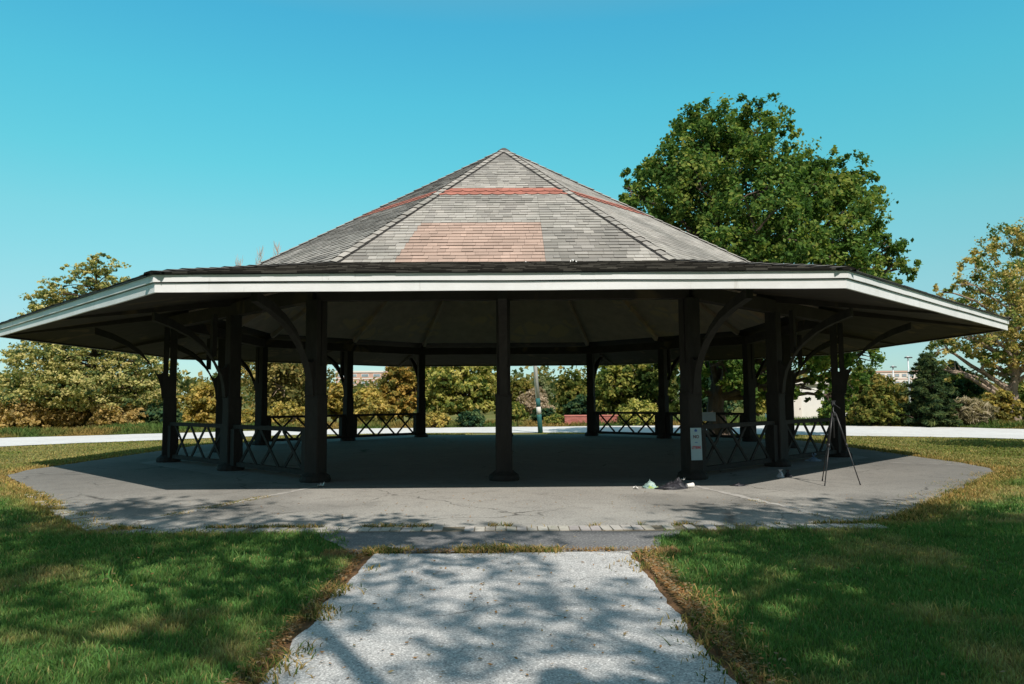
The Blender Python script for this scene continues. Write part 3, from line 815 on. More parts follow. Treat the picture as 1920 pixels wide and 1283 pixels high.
# ------------------------------------------------------------------ trees
def leaves_np(r, centres, rad, n, size, flat, upbias, pal, long=1.0, squash=None, lightdir=None, vary=.25, outn=None):
    """n leaves spread over clump centres (m,3) with clump radius rad (m,)"""
    m_ = len(centres); pick = r.integers(0, m_, n)
    g = r.normal(0, .5, (n, 3)) * rad[pick][:, None]; g[:, 2] *= flat
    P = centres[pick] + g
    nr = r.normal(0, 1, (n, 3)); nr[:, 2] += upbias
    if outn is not None: nr += outn[pick] * 1.0
    nr /= np.linalg.norm(nr, axis=1)[:, None]
    u = np.cross(nr, r.normal(0, 1, (n, 3))); u /= np.linalg.norm(u, axis=1)[:, None] + 1e-9
    v = np.cross(nr, u); s = size * r.uniform(.6, 1.35, n)[:, None]
    V = np.stack([P - u * s * .5 * long, P + v * s * .36 / long ** .5 + nr * s * .10, P + u * s * .5 * long, P - v * s * .36 / long ** .5 + nr * s * .10], 1)
    pal = np.array(pal); cl = r.random(m_)
    t = np.clip(cl[pick] + r.normal(0, vary, n), 0, .999) * (len(pal) - 1)
    i = t.astype(int); f = (t - i)[:, None]
    c = pal[i] * (1 - f) + pal[np.minimum(i + 1, len(pal) - 1)] * f
    c = c * r.uniform(.8, 1.2, (n, 1))
    return V.reshape(-1, 3), np.repeat(c, 4, 0)

def grow(seed, lobes, nleaf, size, pal, trunk_h, trunk_r, clump=.28, flat=.8, upbias=.4, shell=.75, nclump=26, limb_col=(1, 1, 1), trunk_top=None, lean=(0, 0), limb_r=.35, long=1.0, twigs=3, vary=.25, droop=.5):
    """trunk+limb mesh and crown mesh for a tree whose crown is the union of ellipsoid lobes (x,y,z,rx,ry,rz)"""
    r = np.random.default_rng(seed); rr = random.Random(seed); mb = MB()
    top = trunk_top or max(l[2] for l in lobes)
    npt = 9; pts = []; rad = []
    for i in range(npt):
        f = i / (npt - 1); pts.append((lean[0] * f + rr.uniform(-1, 1) * .02 * top * (0 < f), lean[1] * f + rr.uniform(-1, 1) * .02 * top * (0 < f), -.15 + f * (top + .15)))
        rad.append(trunk_r * ((1.35 if i == 0 else 1.0) * (1 - f) ** .8 + .06))
    mb.tube(pts, rad, 10, limb_col)
    pts = [Vector(p) for p in pts]
    def on_trunk(z):
        f = max(0, min(1, (z + .15) / (top + .15))) * (npt - 1); i = min(int(f), npt - 2); return pts[i].lerp(pts[i + 1], f - i), rad[i] * (1 - f + i) + rad[i + 1] * (f - i)
    C = []; Rd = []; O = []
    wts = np.array([(l[3] * l[4] * l[5]) ** .6 for l in lobes]); wts = wts / wts.sum()
    for li, l in enumerate(lobes):
        c = Vector(l[:3]); hd = math.hypot(c.x, c.y)
        z0 = max(trunk_h * .6, min(top * .93, c.z - hd * droop - l[5] * .3)); st, tr = on_trunk(z0)
        mid = st.lerp(c, .5) + Vector((rr.uniform(-.1, .1), rr.uniform(-.1, .1), rr.uniform(0, .12))) * (c - st).length
        mid2 = mid.lerp(c, .5) + Vector((rr.uniform(-.06, .06), rr.uniform(-.06, .06), .03)) * (c - st).length
        lr = min(tr * .7, trunk_r * limb_r)
        mb.tube([st, mid, mid2, c], [lr, lr * .7, lr * .5, lr * .25], 6, limb_col)
        for q in range(twigs):
            d = Vector((rr.gauss(0, 1), rr.gauss(0, 1), rr.gauss(.3, 1))).normalized(); e = c + Vector((d.x * l[3], d.y * l[4], d.z * l[5])) * .85
            s_ = mid2.lerp(c, rr.random()); m_ = s_.lerp(e, .5) + Vector((rr.uniform(-.1, .1), rr.uniform(-.1, .1), .1)) * (e - s_).length
            mb.tube([s_, m_, e], [lr * .35, lr * .22, lr * .07], 4, limb_col)
        k = max(4, int(nclump * len(lobes) * wts[li]))
        d = r.normal(0, 1, (k, 3)); d /= np.linalg.norm(d, axis=1)[:, None]
        q = (r.random(k) ** (1 / 3)) * (1 - shell) + shell * r.uniform(.8, 1.12, k)
        C.append(np.array(l[:3]) + d * q[:, None] * np.array(l[3:6])); Rd.append(np.full(k, clump * (l[3] * l[4] * l[5]) ** (1 / 3)) * r.uniform(.55, 1.35, k)); O.append(d)
    C = np.concatenate(C); Rd = np.concatenate(Rd); O = np.concatenate(O)
    V, cols = leaves_np(r, C, Rd, nleaf, size, flat, upbias, pal, long, vary=vary, outn=O)
    crown = np_mesh('crown', V, np.arange(len(V)).reshape(-1, 4), cols, M_leaf)
    return mb.mesh('trunk', M_bark if limb_col[0] <= 1.0 else M_bark), crown

def plant(name, meshes, loc, rz, label, cat, group=None, scale=1.0, parts=('trunk', 'crown')):
    t = empty(name, loc, rz); t.scale = (scale, scale, scale) if isinstance(scale, (int, float)) else scale
    tag(t, label, cat, group)
    for m_, p_ in zip(meshes, parts):
        link(bpy.data.objects.new(p_, m_), t)
    return t

PAL_MAPLE = [(.04, .08, .025), (.065, .125, .03), (.095, .165, .04), (.14, .205, .05), (.22, .245, .06)]
PAL_YELLOW = [(0.072, 0.109, 0.032), (0.174, 0.203, 0.051), (0.348, 0.319, 0.080), (0.396, 0.392, 0.116), (0.432, 0.362, 0.116)]
PAL_OLIVE = [(0.065, 0.102, 0.029), (0.131, 0.167, 0.043), (0.217, 0.232, 0.058), (0.319, 0.275, 0.072)]
PAL_OCHRE = [(.13, .13, .045), (.29, .25, .07), (.41, .32, .09), (.48, .35, .11)]
PAL_RUST = [(.19, .15, .065), (.35, .25, .09), (.45, .31, .12), (.52, .40, .18)]
PAL_DARK = [(0.017, 0.043, 0.026), (0.032, 0.072, 0.041), (0.058, 0.109, 0.051), (0.102, 0.145, 0.058)]
PAL_SYC = [(0.072, 0.116, 0.032), (0.174, 0.203, 0.058), (0.406, 0.304, 0.102), (0.504, 0.406, 0.160)]
PAL_PINK = [(0.406, 0.304, 0.232), (0.456, 0.420, 0.319), (0.540, 0.432, 0.392)]

# --- the big maple right of the pavilion
DM = 37.0; pxm = DM / 1402
def lobe_px(px, py, rp, dy, d=DM, cx=1345, k=1.0):
    s_ = d / 1402
    return ((px - cx) * s_, dy, 1.6 + .28 + (750.6 - py) * s_, rp * s_ * k, rp * s_ * k, rp * s_ * k * .92)
Lm = []
rr = random.Random(3)
for px, py, rp in [(1367, 235, 58), (1315, 245, 50), (1425, 240, 50), (1275, 285, 50), (1355, 310, 75), (1430, 310, 60), (1250, 330, 50), (1205, 335, 34), (1180, 362, 28), (1215, 395, 48), (1295, 370, 70), (1395, 385, 80), (1480, 330, 48), (1530, 320, 44), (1575, 330, 50), (1600, 365, 46), (1500, 395, 62), (1570, 410, 66), (1630, 430, 44), (1290, 440, 70), (1370, 470, 80), (1455, 460, 70), (1540, 480, 66), (1620, 490, 54), (1660, 480, 28), (1655, 520, 34), (1320, 530, 72), (1410, 550, 80), (1500, 555, 70), (1590, 560, 60), (1640, 580, 40), (1300, 610, 60), (1380, 630, 70), (1470, 640, 70), (1560, 640, 60), (1610, 670, 42), (1590, 710, 38), (1540, 700, 34), (1510, 735, 22), (1400, 705, 46), (1330, 690, 46), (1430, 735, 34), (1290, 730, 30), (1570, 750, 26)]:
    wide = max(20, 240 - abs(py - 500) * .55) * pxm
    for s_ in ((-1, 1) if rp > 44 else (rr.choice((-1, 1)),)):
        Lm.append(lobe_px(px, py, rp, s_ * rr.uniform(.1, .8) * math.sqrt(max(.1, wide ** 2 - ((px - 1410) * pxm) ** 2 * .7))))
tm = grow(41, Lm, 120000, .20, PAL_MAPLE, 3.2, .42, .20, .9, .5, .85, 40, (.9, .85, .8), 12.5, (.5, 0), .42, twigs=4, droop=.8)
plant('maple_tree', tm, (spot(1345, DM), camy(DM), -.28), 0, 'tallest tree, a dense dark green maple rising behind the right side of the roof', 'tree')

# --- left layered tree
DL = 57.0
def lobes_cone(seed, prof, zlo, zhi, layers, per, rz_k, rx_k):
    """flattened lobes in layers; prof(f) gives half width at height fraction"""
    rr = random.Random(seed); out = []
    for i in range(layers):
        f = (i + .5) / layers; z = zlo + (zhi - zlo) * f; w_ = prof(f)
        k = max(1, int(per * (w_ / prof(0.25)) + .5)); a0 = rr.random() * 6.28
        for j in range(k):
            a = a0 + 2 * PI * j / k + rr.uniform(-.25, .25); q = w_ * rr.uniform(.5, .78) if k > 1 else 0
            rx = w_ * rx_k * rr.uniform(.8, 1.2) if k > 1 else w_ * .8
            out.append((math.cos(a) * q, math.sin(a) * q, z + rr.uniform(-.3, .3), rx, rx, max(.35, rx * rz_k)))
    return out
HL = height(462, DL, 190) + .3
def profL(f):
    return 6.9 * (1 - .15 * (1 - f) ** 3) * (1 - f) ** .75 + .5
LL = lobes_cone(5, profL, 1.6, HL - .5, 12, 8, .30, .42)
for px, py, rp in [(120, 545, 34), (95, 570, 36), (150, 540, 30), (188, 488, 26), (180, 515, 34), (212, 515, 36), (240, 535, 26), (70, 595, 34), (150, 575, 44), (215, 560, 46), (110, 605, 44), (255, 580, 36)]:
    LL.append(lobe_px(px, py, rp, rr.uniform(-1, 1), DL, 170))
tl = grow(52, LL, 82000, .20, [(.05, .085, .04), (.15, .18, .06), (.32, .31, .11), (.43, .38, .15), (.48, .41, .18)], 2.2, .26, .22, .5, .9, .55, 36, (.7, .6, .5), HL - .6, (.6, 0), .35, twigs=2, droop=.05)
plant('larch_tree', tl, (spot(168, DL), camy(DL), -.3), 0, 'broad yellow green tree with layered branches at the far left', 'tree')

# --- right sycamore at the edge of the frame, crooked pale limbs
DR = 52.0
LR = []
rr = random.Random(9)
for px, py, rp in [(1905, 450, 28), (1870, 480, 26), (1935, 440, 34), (1840, 505, 24), (1800, 535, 22), (1775, 550, 15), (1850, 545, 36), (1905, 525, 36), (1955, 500, 46), (1815, 575, 26), (1870, 595, 36), (1930, 590, 44), (1990, 560, 50), (1800, 640, 32), (1765, 660, 20), (1840, 650, 36), (1890, 655, 38), (1950, 660, 40), (1830, 700, 26), (1775, 700, 26), (1880, 705, 26), (1740, 690, 16), (2010, 640, 45), (1920, 700, 30)]:
    for s_ in ((-1, 1) if rp > 30 else (0,)):
        LR.append(lobe_px(px, py, rp, s_ * rr.uniform(.6, 3) + rr.uniform(-.6, .6), DR, 1897))
tr_ = grow(61, LR, 27000, .21, PAL_SYC, 2.0, .36, .30, .8, .4, .7, 16, (2.6, 2.5, 2.3), 9.5, (.8, 0), .5, twigs=6, droop=.55)
plant('sycamore_tree', tr_, (spot(1897, DR), camy(DR), -.3), 0, 'sparse sycamore with yellowing leaves and pale crooked limbs at the right edge', 'tree')

# --- background trees and shrubs
def round_lobes(seed, w_, h0, h1, n):
    rr = random.Random(seed); out = []
    for i in range(n):
        f = (i + .5) / n; z = h0 + (h1 - h0) * f
        ww = w_ * math.sqrt(max(.12, 1 - (2 * f - .75) ** 2 * .75)); a = rr.random() * 6.28 + i * 2.4; q = ww * rr.uniform(.2, .68)
        rx = w_ * rr.uniform(.36, .55)
        out.append((math.cos(a) * q, math.sin(a) * q, z, rx, rx, rx * .8))
    return out
def bg_tree(name, label, px, top, hw, d, pal, seed, nleaf=7000, size=.24, cat='tree', base=.15, limb=(.8, .75, .7), lob=14, flat=.7, shell=.6, long=1.0, kind='round', tr=.16, group=None, up=.5, twigs=2, nc=16, clump=.32):
    H = height(top, d, px) + .3; W = hw * d / 1402; y_ = camy(d); x_ = spot(px, d)
    if kind == 'cone':
        L_ = lobes_cone(seed, lambda f: W * (1 - f) ** .8 + .25, H * base + .3, H - .25, 10, 6, .3, .42)
    elif kind == 'fir':
        rf = random.Random(seed); L_ = []
        for q in range(17):
            f = q / 17; zb_ = .5 + (H - .7) * f; a0 = rf.random() * 6.28
            for b_ in range(6):
                a = a0 + b_ * 1.047 + rf.uniform(-.3, .3); Lb = (W * (1 - f) ** .85 + .15) * rf.uniform(.6, 1.25)
                for t_ in (.35, .65, .95):
                    rx = max(.12, Lb * .2 * (1.2 - .5 * t_)); L_.append((math.cos(a) * Lb * t_, math.sin(a) * Lb * t_, zb_ - Lb * .12 * t_ + .12 * t_ * t_, rx, rx, rx * .34))
    elif kind == 'layer':
        L_ = lobes_cone(seed, lambda f: W * math.sqrt(max(.08, 1 - (1.5 * f - .45) ** 2)), H * base + .3, H - .4, 9, 7, .32, .4)
    else:
        rz = H * (1 - base) * .16
        L_ = round_lobes(seed, W, H * base + rz, max(H - W * .42, H * .6), lob)
    tmsh = grow(seed, L_, nleaf, size, pal, H * base, tr, clump, flat, up, shell, nc, limb, H * .85, (0, 0), .5, long=long, twigs=twigs, droop=.4)
    z_ = float(gz(np.array([x_]), np.array([y_]))[0])
    return plant(name, tmsh, (x_, y_, z_), 0, label, cat, group, parts=('trunk', 'crown') if cat == 'tree' else ('stem', 'foliage'))

S = 'shrub'
bg_tree('shrub', 'rust brown shrub under the layered tree at the far left edge', 45, 738, 62, 53, PAL_RUST, 201, 5000, .26, S, .02, kind='layer')
bg_tree('shrub', 'orange brown shrub to the right of the layered tree trunk', 232, 752, 52, 54, PAL_RUST, 202, 4500, .26, S, .02, kind='layer')
bg_tree('shrub', 'rust brown thicket close to the left side of the layered tree trunk', 125, 752, 45, 55, PAL_RUST, 215, 4000, .26, S, .02, kind='layer')
bg_tree('juniper', 'dark green spreading juniper beside the left outer post', 300, 752, 36, 55, PAL_DARK, 203, 5000, .24, S, .02, kind='layer')
bg_tree('shrub', 'small rounded rust shrub by the road left of the outer post', 266, 787, 15, 53, PAL_RUST, 204, 1500, .16, S, .02)
bg_tree('shrub', 'bright orange shrub seen between the two left front posts', 385, 712, 58, 60, PAL_OCHRE, 205, 7000, .30, S, .03)
bg_tree('tree', 'olive and gold tree with pale limbs behind the left railing', 530, 600, 105, 59, [(.07, .08, .03), (.16, .15, .05), (.28, .23, .08), (.36, .27, .10)], 206, 13000, .30, base=.12, limb=(3.4, 3.2, 2.9), lob=22, tr=.24, twigs=6)
bg_tree('shrub', 'low orange shrub behind the left rear railing', 535, 758, 55, 54, PAL_OCHRE, 207, 4500, .24, S, .02)
bg_tree('shrub', 'low gold shrub seen beside the second left rear post', 470, 762, 40, 54, PAL_OCHRE, 216, 3500, .24, S, .02)
bg_tree('tree', 'ochre tree in front of the brick building left of the rear post', 630, 712, 34, 62, PAL_OCHRE, 208, 5000, .28, base=.06)
bg_tree('shrub', 'wide gold shrub below the brick building', 695, 726, 52, 58, PAL_OCHRE, 209, 8000, .28, S, .02)
bg_tree('tree', 'orange and green tree right of the brick building', 755, 668, 46, 60, [(.09, .10, .03), (.2, .17, .045), (.33, .23, .06), (.40, .26, .07)], 217, 8000, .28, base=.06)
bg_tree('tree', 'tall yellow green tree behind the left rear post', 808, 630, 42, 63, PAL_YELLOW, 210, 8000, .30, base=.06, lob=18)
bg_tree('tree', 'yellow green tree with layered branches left of the centre post', 866, 625, 74, 59, PAL_YELLOW, 211, 14000, .30, base=.10, kind='layer', tr=.2)
bg_tree('juniper', 'dark green shrub at the foot of the layered yellow tree near the centre post', 885, 768, 30, 54, PAL_DARK, 212, 4000, .22, S, .02)
bg_tree('shrub', 'orange shrub at the foot of the tall yellow green tree', 818, 768, 28, 53, PAL_OCHRE, 213, 3500, .22, S, .02)
bg_tree('tree', 'gold topped tree just right of the centre post', 966, 703, 44, 66, [(.08, .09, .025), (.17, .16, .04), (.28, .21, .055)], 220, 8000, .28, base=.04)
bg_tree('shrub', 'pinkish brown hazy bush behind the leaning pole', 1006, 722, 40, 61, [(.24, .19, .13), (.33, .26, .18), (.40, .31, .23), (.46, .38, .30)], 221, 9000, .17, S, .05, long=1.8, limb=(2.2, 1.8, 1.6), shell=.5, twigs=5)
bg_tree('shrub', 'green shrub left of the leaning pole', 966, 752, 30, 57, PAL_OLIVE, 222, 4500, .24, S, .02)
bg_tree('shrub', 'dark shrub right behind the foot of the leaning pole', 1018, 762, 26, 58, PAL_DARK, 223, 4000, .24, S, .02)
bg_tree('tree', 'pale green round tree far behind the leaning pole', 1014, 702, 22, 92, [(.12, .15, .07), (.18, .20, .10), (.24, .25, .13)], 224, 4000, .36, base=.05)
bg_tree('tree', 'olive tree with gold top right of the leaning pole', 1076, 698, 50, 64, [(.06, .085, .025), (.12, .14, .035), (.22, .19, .05)], 225, 10000, .28, base=.03, lob=18)
bg_tree('shrub', 'dark green bush behind the red wall', 1092, 738, 42, 61, PAL_DARK, 226, 5000, .26, S, .02)
bg_tree('shrub', 'low olive bush left of the red wall', 1040, 775, 22, 56, PAL_OLIVE, 227, 2500, .2, S, .02)
bg_tree('tree', 'olive tree behind the right rear post', 1168, 640, 66, 60, PAL_OLIVE, 228, 12000, .30, base=.06, lob=20)
bg_tree('tree', 'dark olive tree behind the right rear railing', 1245, 650, 56, 58, [(.035, .06, .018), (.07, .10, .026), (.13, .14, .036)], 229, 9000, .30, base=.06, lob=16)
bg_tree('shrub', 'gold green bush low behind the right rear railing', 1200, 748, 46, 55, PAL_YELLOW, 230, 4500, .24, S, .02)
bg_tree('tree', 'dark green tree deep behind the maple trunk', 1330, 670, 60, 60, PAL_DARK, 231, 7000, .30, base=.05)
bg_tree('tree', 'olive tree left of the white shed', 1420, 680, 52, 62, PAL_OLIVE, 232, 7000, .30, base=.05)
bg_tree('tree', 'rounded olive tree beyond the right outer post', 1625, 688, 58, 51, [(.05, .08, .022), (.10, .125, .032), (.17, .17, .045), (.24, .19, .055)], 233, 13000, .24, base=.02, lob=22)
bg_tree('shrub', 'green bush between the right outer post and the rounded olive tree', 1570, 715, 40, 52, PAL_MAPLE, 234, 6000, .22, S, .02)
bg_tree('shrub', 'olive bush sloping down toward the lamp posts', 1665, 740, 30, 50, PAL_OLIVE, 235, 4500, .2, S, .02)
bg_tree('spruce_tree', 'dark green spruce with layered boughs in front of the lamp posts', 1740, 655, 54, 49, [(.03, .055, .03), (.05, .085, .04), (.08, .12, .05), (.13, .15, .055)], 236, 26000, .17, base=.02, kind='fir', tr=.14, flat=.5, long=2.2, up=.9, shell=.3, twigs=0, nc=5, clump=.5)
bg_tree('tree', 'dark green tree standing behind the sycamore', 1800, 672, 50, 58, PAL_DARK, 237, 9000, .26, base=.03, lob=16)
bg_tree('shrub', 'tan twiggy brush in front of the sycamore', 1822, 742, 36, 48, [(.20, .17, .10), (.32, .27, .17), (.42, .36, .26)], 238, 6500, .18, S, .02, long=2.6, limb=(2.2, 2.0, 1.8), shell=.45, twigs=8)
bg_tree('shrub', 'gold bush beside the sycamore trunk', 1872, 728, 32, 50, PAL_OCHRE, 239, 4500, .24, S, .02)
bg_tree('shrub', 'grey green bush between the spruce and the tan brush', 1786, 752, 26, 49, [(.07, .09, .05), (.12, .14, .08), (.18, .19, .11)], 240, 3500, .2, S, .02)
bg_tree('tree', 'bushy olive tree behind the sycamore at the right edge', 1915, 700, 46, 62, PAL_OLIVE, 241, 7000, .3, base=.03)
# pale bare poplars whose tips show over the eave
for i_, (px, top, lb) in enumerate(((445, 474, 'bare pale poplar, shortest of three tips over the left eave'), (484, 458, 'bare pale poplar, middle of three tips over the left eave'), (516, 446, 'bare pale poplar, tallest of three tips beside the left roof slope'))):
    d = 76; H = height(top, d, px) + .3
    rr2 = random.Random(900 + i_); mb = MB(); mb.tube([(0, 0, -.1), (.1, 0, H * .5), (.05, .1, H * .97)], [.16, .10, .02], 8, (3.2, 3.0, 2.8)); tk = mb.mesh('trunk', M_bark)
    mb = MB()
    for q in range(150):
        z0 = rr2.uniform(.25, .95) * H; a = rr2.random() * 6.28; L_ = (1 - z0 / H) * 2.2 + .8
        p0 = Vector((0, 0, z0)); p1 = p0 + Vector((math.cos(a) * L_ * .3, math.sin(a) * L_ * .3, L_ * .55)); p2 = p0 + Vector((math.cos(a) * L_ * .4, math.sin(a) * L_ * .4, L_))
        p2.z = min(p2.z, H); p1.z = min(p1.z, H - .1)
        mb.tube([p0, p1, p2], [.022, .016, .008], 3, (4.5, 3.9, 3.5))
    plant('poplar_tree', (tk, mb.mesh('crown', M_bark)), (spot(px, d), camy(d), -.3), 0, lb, 'tree', 'bare poplars behind the left eave')

# far-off wooded belt that closes the horizon
def belt():
    r = np.random.default_rng(77); C = []; Rr = []; n = 2600
    a = r.uniform(-1.25, 1.25, n); dist = r.uniform(95, 150, n); x_ = np.sin(a) * dist; y_ = np.cos(a) * dist - 20
    hmax = 3.2 + 3.0 * vnoise(x_, y_, 22, 4); hmax = hmax * np.where((a > -.24) & (a < -.12), .7, 1) * np.where(a > .46, .62, 1)
    z_ = r.uniform(.1, 1, n) ** .7 * hmax
    C = np.stack([x_, y_, z_], 1); Rr = r.uniform(1.0, 2.2, n)
    V, cols = leaves_np(r, C, Rr, 60000, .75, .7, .5, [(.05, .075, .03), (.10, .12, .045), (.20, .17, .06), (.28, .2, .07)], vary=.2)
    return np_mesh('distant_woods', V, np.arange(len(V)).reshape(-1, 4), cols, M_leaf)
tag(link(bpy.data.objects.new('distant_woods', belt())), 'far belt of low woods along the horizon', 'woods', kind='stuff')

# trees standing behind the photographer and beyond the right edge, which throw the dappled shade
def big_shade(seed, W, z0, z1, nl, n_lobes, size, density_shell=.6, clump=.24, y0=-25.0, tr=.34, lr=.55, tw=5):
    rr = random.Random(seed); L_ = []
    for i in range(n_lobes):
        f = rr.random(); z = z0 + (z1 - z0) * f; ww = W * math.sqrt(max(.1, 1 - (1.6 * f - .6) ** 2)); a = rr.random() * 6.28; q = ww * math.sqrt(rr.random()) * .9
        rx = rr.uniform(.9, 1.6); z = min(z, 3.2 - rx + (-13.6 - y0 - math.sin(a) * q) / .777)
        if z < z0 * .8: continue
        L_.append((math.cos(a) * q, math.sin(a) * q, z, rx, rx, rx * .7))
    return grow(seed, L_, nl, size, PAL_MAPLE, z0, tr, clump, .8, .4, density_shell, 14, (.9, .85, .8), z1 - 1, (0, 0), lr, twigs=tw, droop=.6)
def branch_tree(seed, h0, r0, lev, len0, leaves, size, spread=(.35, .75), crad=.42, y0=-25.0, first=4):
    rr = random.Random(seed); r = np.random.default_rng(seed); mb = MB(); tips = []
    def go(p, d, L_, rad, n):
        bend = Vector((rr.gauss(0, .18), rr.gauss(0, .18), rr.gauss(.03, .1)))
        m1 = p + d * L_ * .5 + bend * L_ * .35; e = p + d * L_ + bend * L_ * .2
        if e.z > (-12.75 + rr.gauss(0, .6) - y0 - e.y) / .777: return
        dep = y0 + e.y + 24.16
        if dep > -.5 and e.z < 2.8 + .66 * dep: return
        mb.tube([p, m1, e], [rad, rad * .86, rad * .72], 6 if n > 2 else 4, (.9, .85, .8))
        if n <= 2: tips.append(tuple(e)); tips.append(tuple(m1))
        if n == 0: return
        for q in range(rr.choice((2, 2, 3))):
            ax = d.cross(Vector((rr.gauss(0, 1), rr.gauss(0, 1), rr.gauss(0, 1)))).normalized()
            nd = Matrix.Rotation(rr.uniform(*spread), 3, ax) @ d; nd.z = nd.z * .9 + .06; nd.normalize()
            go(e, nd, L_ * rr.uniform(.68, .88), rad * rr.uniform(.58, .72), n - 1)
    mb.tube([(0, 0, -.2), (.1, .02, h0 * .5), (.05, -.05, h0)], [r0 * 1.4, r0 * 1.05, r0 * .95], 12, (.9, .85, .8))
    for q in range(first):
        a = q * 2 * PI / first + rr.uniform(-.4, .4); t = rr.uniform(.45, 1.0)
        go(Vector((.05, -.05, h0 * rr.uniform(.86, 1.0))), Vector((math.cos(a) * t, math.sin(a) * t, 1)).normalized(), len0 * rr.uniform(.85, 1.15), r0 * .62, lev)
    C = np.array(tips); V, cols = leaves_np(r, C, np.full(len(C), crad), leaves, size, .8, .5, PAL_MAPLE)
    return mb.mesh('trunk', M_bark), np_mesh('crown', V, np.arange(len(V)).reshape(-1, 4), cols, M_leaf)
plant('shade_tree', branch_tree(322, 6.4, .15, 6, 2.9, 7500, .22, (.35, .8), .34, -26.4, 6), (2.0, -26.4, -.02), 0, 'open leafy tree behind the camera shading the path', 'tree')
plant('shade_tree', branch_tree(312, 4.2, .24, 6, 3.5, 9500, .24, (.35, .85), .5, -25.6, 5), (12.6, -25.6, -.02), 0, 'dense tree behind the camera shading the right lawn', 'tree')
plant('shade_tree', big_shade(318, 3.6, 7.5, 13.0, 6000, 30, .24, .5, .28, -26.6), (7.4, -26.6, -.02), 0, 'rear dense tree behind the camera shading the near right lawn', 'tree')
plant('shade_tree', branch_tree(313, 4.6, .22, 6, 3.3, 16000, .24, (.35, .85), .45, -25.6, 5), (-8.4, -25.6, -.02), 0, 'leafy tree behind the camera shading the left lawn', 'tree')
plant('shade_tree', big_shade(304, 5.0, 5.5, 13.0, 9000, 40, .26), (-13.5, -21.5, -.02), 1, 'tree left of the camera shading the left lawn', 'tree')
plant('shade_tree', big_shade(305, 4.5, 5.5, 12.0, 9000, 36, .26), (16.0, -21.0, -.02), 4, 'tree right of the camera shading the far right lawn', 'tree')
plant('shade_tree', big_shade(306, 3.0, 4.5, 9.0, 7000, 26, .26, .6, .24, -60), (21.5, -1.0, -.2), 4, 'tree beyond the right edge shading the grass by the road', 'tree')

# ------------------------------------------------------------------ buildings far off
M_pink = simple('pale_brick', (.52, .33, .27), (.60, .40, .33), .8, .9, .2, True, .1)
M_glassy = simple('window_glass', (.20, .27, .32), (.32, .40, .45), .5, .25, .5, False, .0)
M_cream = simple('cream_concrete', (.70, .66, .62), (.78, .74, .70), .5, .85, .2, True, .1)
def far_building(x0, x1, ytop, d, px_mid, label, blocks, mat, wmat):
    b_ = empty('brick_building', ((x0 + x1) / 2, camy(d), -.3)); tag(b_, label, 'building')
    for bi, (cx_, w_, h_, dp, floors, cols_) in enumerate(blocks):
        mb = MB(); mb.box((cx_, dp, h_ / 2), (w_, 10, h_)); wl = mb.build('wall', mat, b_)
        mb = MB(); mb.box((cx_, dp, h_ + .3), (w_ + .5, 10.5, .6)); mb.build('parapet', wmat, b_)
        fh = h_ / floors
        for f in range(floors):
            mb = MB(); mb.box((cx_, dp - 5.04, f * fh + .3), (w_ + .06, .1, .35)); mb.build('band', wmat, b_)
            for c_i in range(cols_):
                wx_ = cx_ - w_ / 2 + w_ * (c_i + .5) / cols_
                mb = MB(); mb.box((wx_, dp - 5.06, f * fh + fh * .58), (w_ / cols_ * .62, .12, fh * .42)); fr = mb.build('window', wmat, wl)
                mb = MB(); mb.box((wx_, dp - 5.13, f * fh + fh * .58), (w_ / cols_ * .55, .05, fh * .34)); mb.build('pane', M_glassy, fr)
    return b_
d = 260; k = d / 1402
hb = height(700, d, 680) + .3; hb2 = height(684, d, 712) + .3
far_building(spot(645, d), spot(745, d), 690, d, 690, 'pink brick building with pale window bands far behind the left rear posts',
             [(-3.0, 16, hb, 0, 5, 4), (9.6, 8.2, hb2, 2.5, 6, 2)], M_pink, M_cream)
d = 300; k = d / 1402
hb = height(699, d, 1660) + .3
b_ = far_building(spot(1625, d), spot(1790, d), 700, d, 1700, 'long pale flat roofed building far away at the right between the trees',
             [(-5, 26, hb, 0, 4, 9), (13.5, 10, hb - 2.0, 2, 3, 4)], M_cream, M_pink)
b_.name = 'office_building'
# white shed behind the maple
d = 66
sh = empty('shed', (spot(1515, d), camy(d), -.3)); tag(sh, 'low white shed seen under the maple branches', 'building')
M_shed = simple('white_siding', (.74, .73, .70), (.82, .81, .78), 1.5, .7, .3, False, .1)
hs_ = height(722, d, 1515) + .3
mb = MB(); mb.box((0, 0, hs_ / 2), (6.4, 4, hs_)); mb.build('wall', M_shed, sh)
mb = MB(); mb.box((0, 0, hs_ + .12), (6.9, 4.5, .2)); mb.build('roof', M_cream, sh)
mb = MB(); mb.box((-1.9, -2.03, 1.0), (.9, .06, 2.0)); dr = mb.build('door', M_cream, sh)
mb = MB(); mb.box((-1.6, -2.08, 1.0), (.06, .05, .12)); mb.build('handle', M_metal, dr)

# low red wall by the road
M_red = simple('red_brick_wall', (.42, .145, .12), (.50, .20, .165), 3, .9, .2, True, .4)
d = 55.5; x0 = spot(1057, d); x1 = spot(1158, d); hr = height(778, d, 1080) + .3
rw = empty('garden_wall', ((x0 + x1) / 2, camy(d), -.3), .02); tag(rw, 'low red brick wall on the far side of the road', 'wall')
mb = MB(); W_ = x1 - x0
nb = 16
for row in range(8):
    for i in range(nb):
        g = random.uniform(.88, 1.1); o_ = (row % 2) * .5 * W_ / nb
        xa = -W_ / 2 + i * W_ / nb + o_; xb = min(W_ / 2, xa + W_ / nb - .012)
        mb.box(((xa + xb) / 2, random.uniform(-.004, .004), (row + .5) * (hr - .1) / 8), (xb - xa, .34, (hr - .1) / 8 - .012), None, (g, g, g))
mb.box((0, 0, (hr - .1) / 2), (W_ - .02, .30, hr - .12), None, (.8, .7, .7)); mb.build('brickwork', M_red, rw)
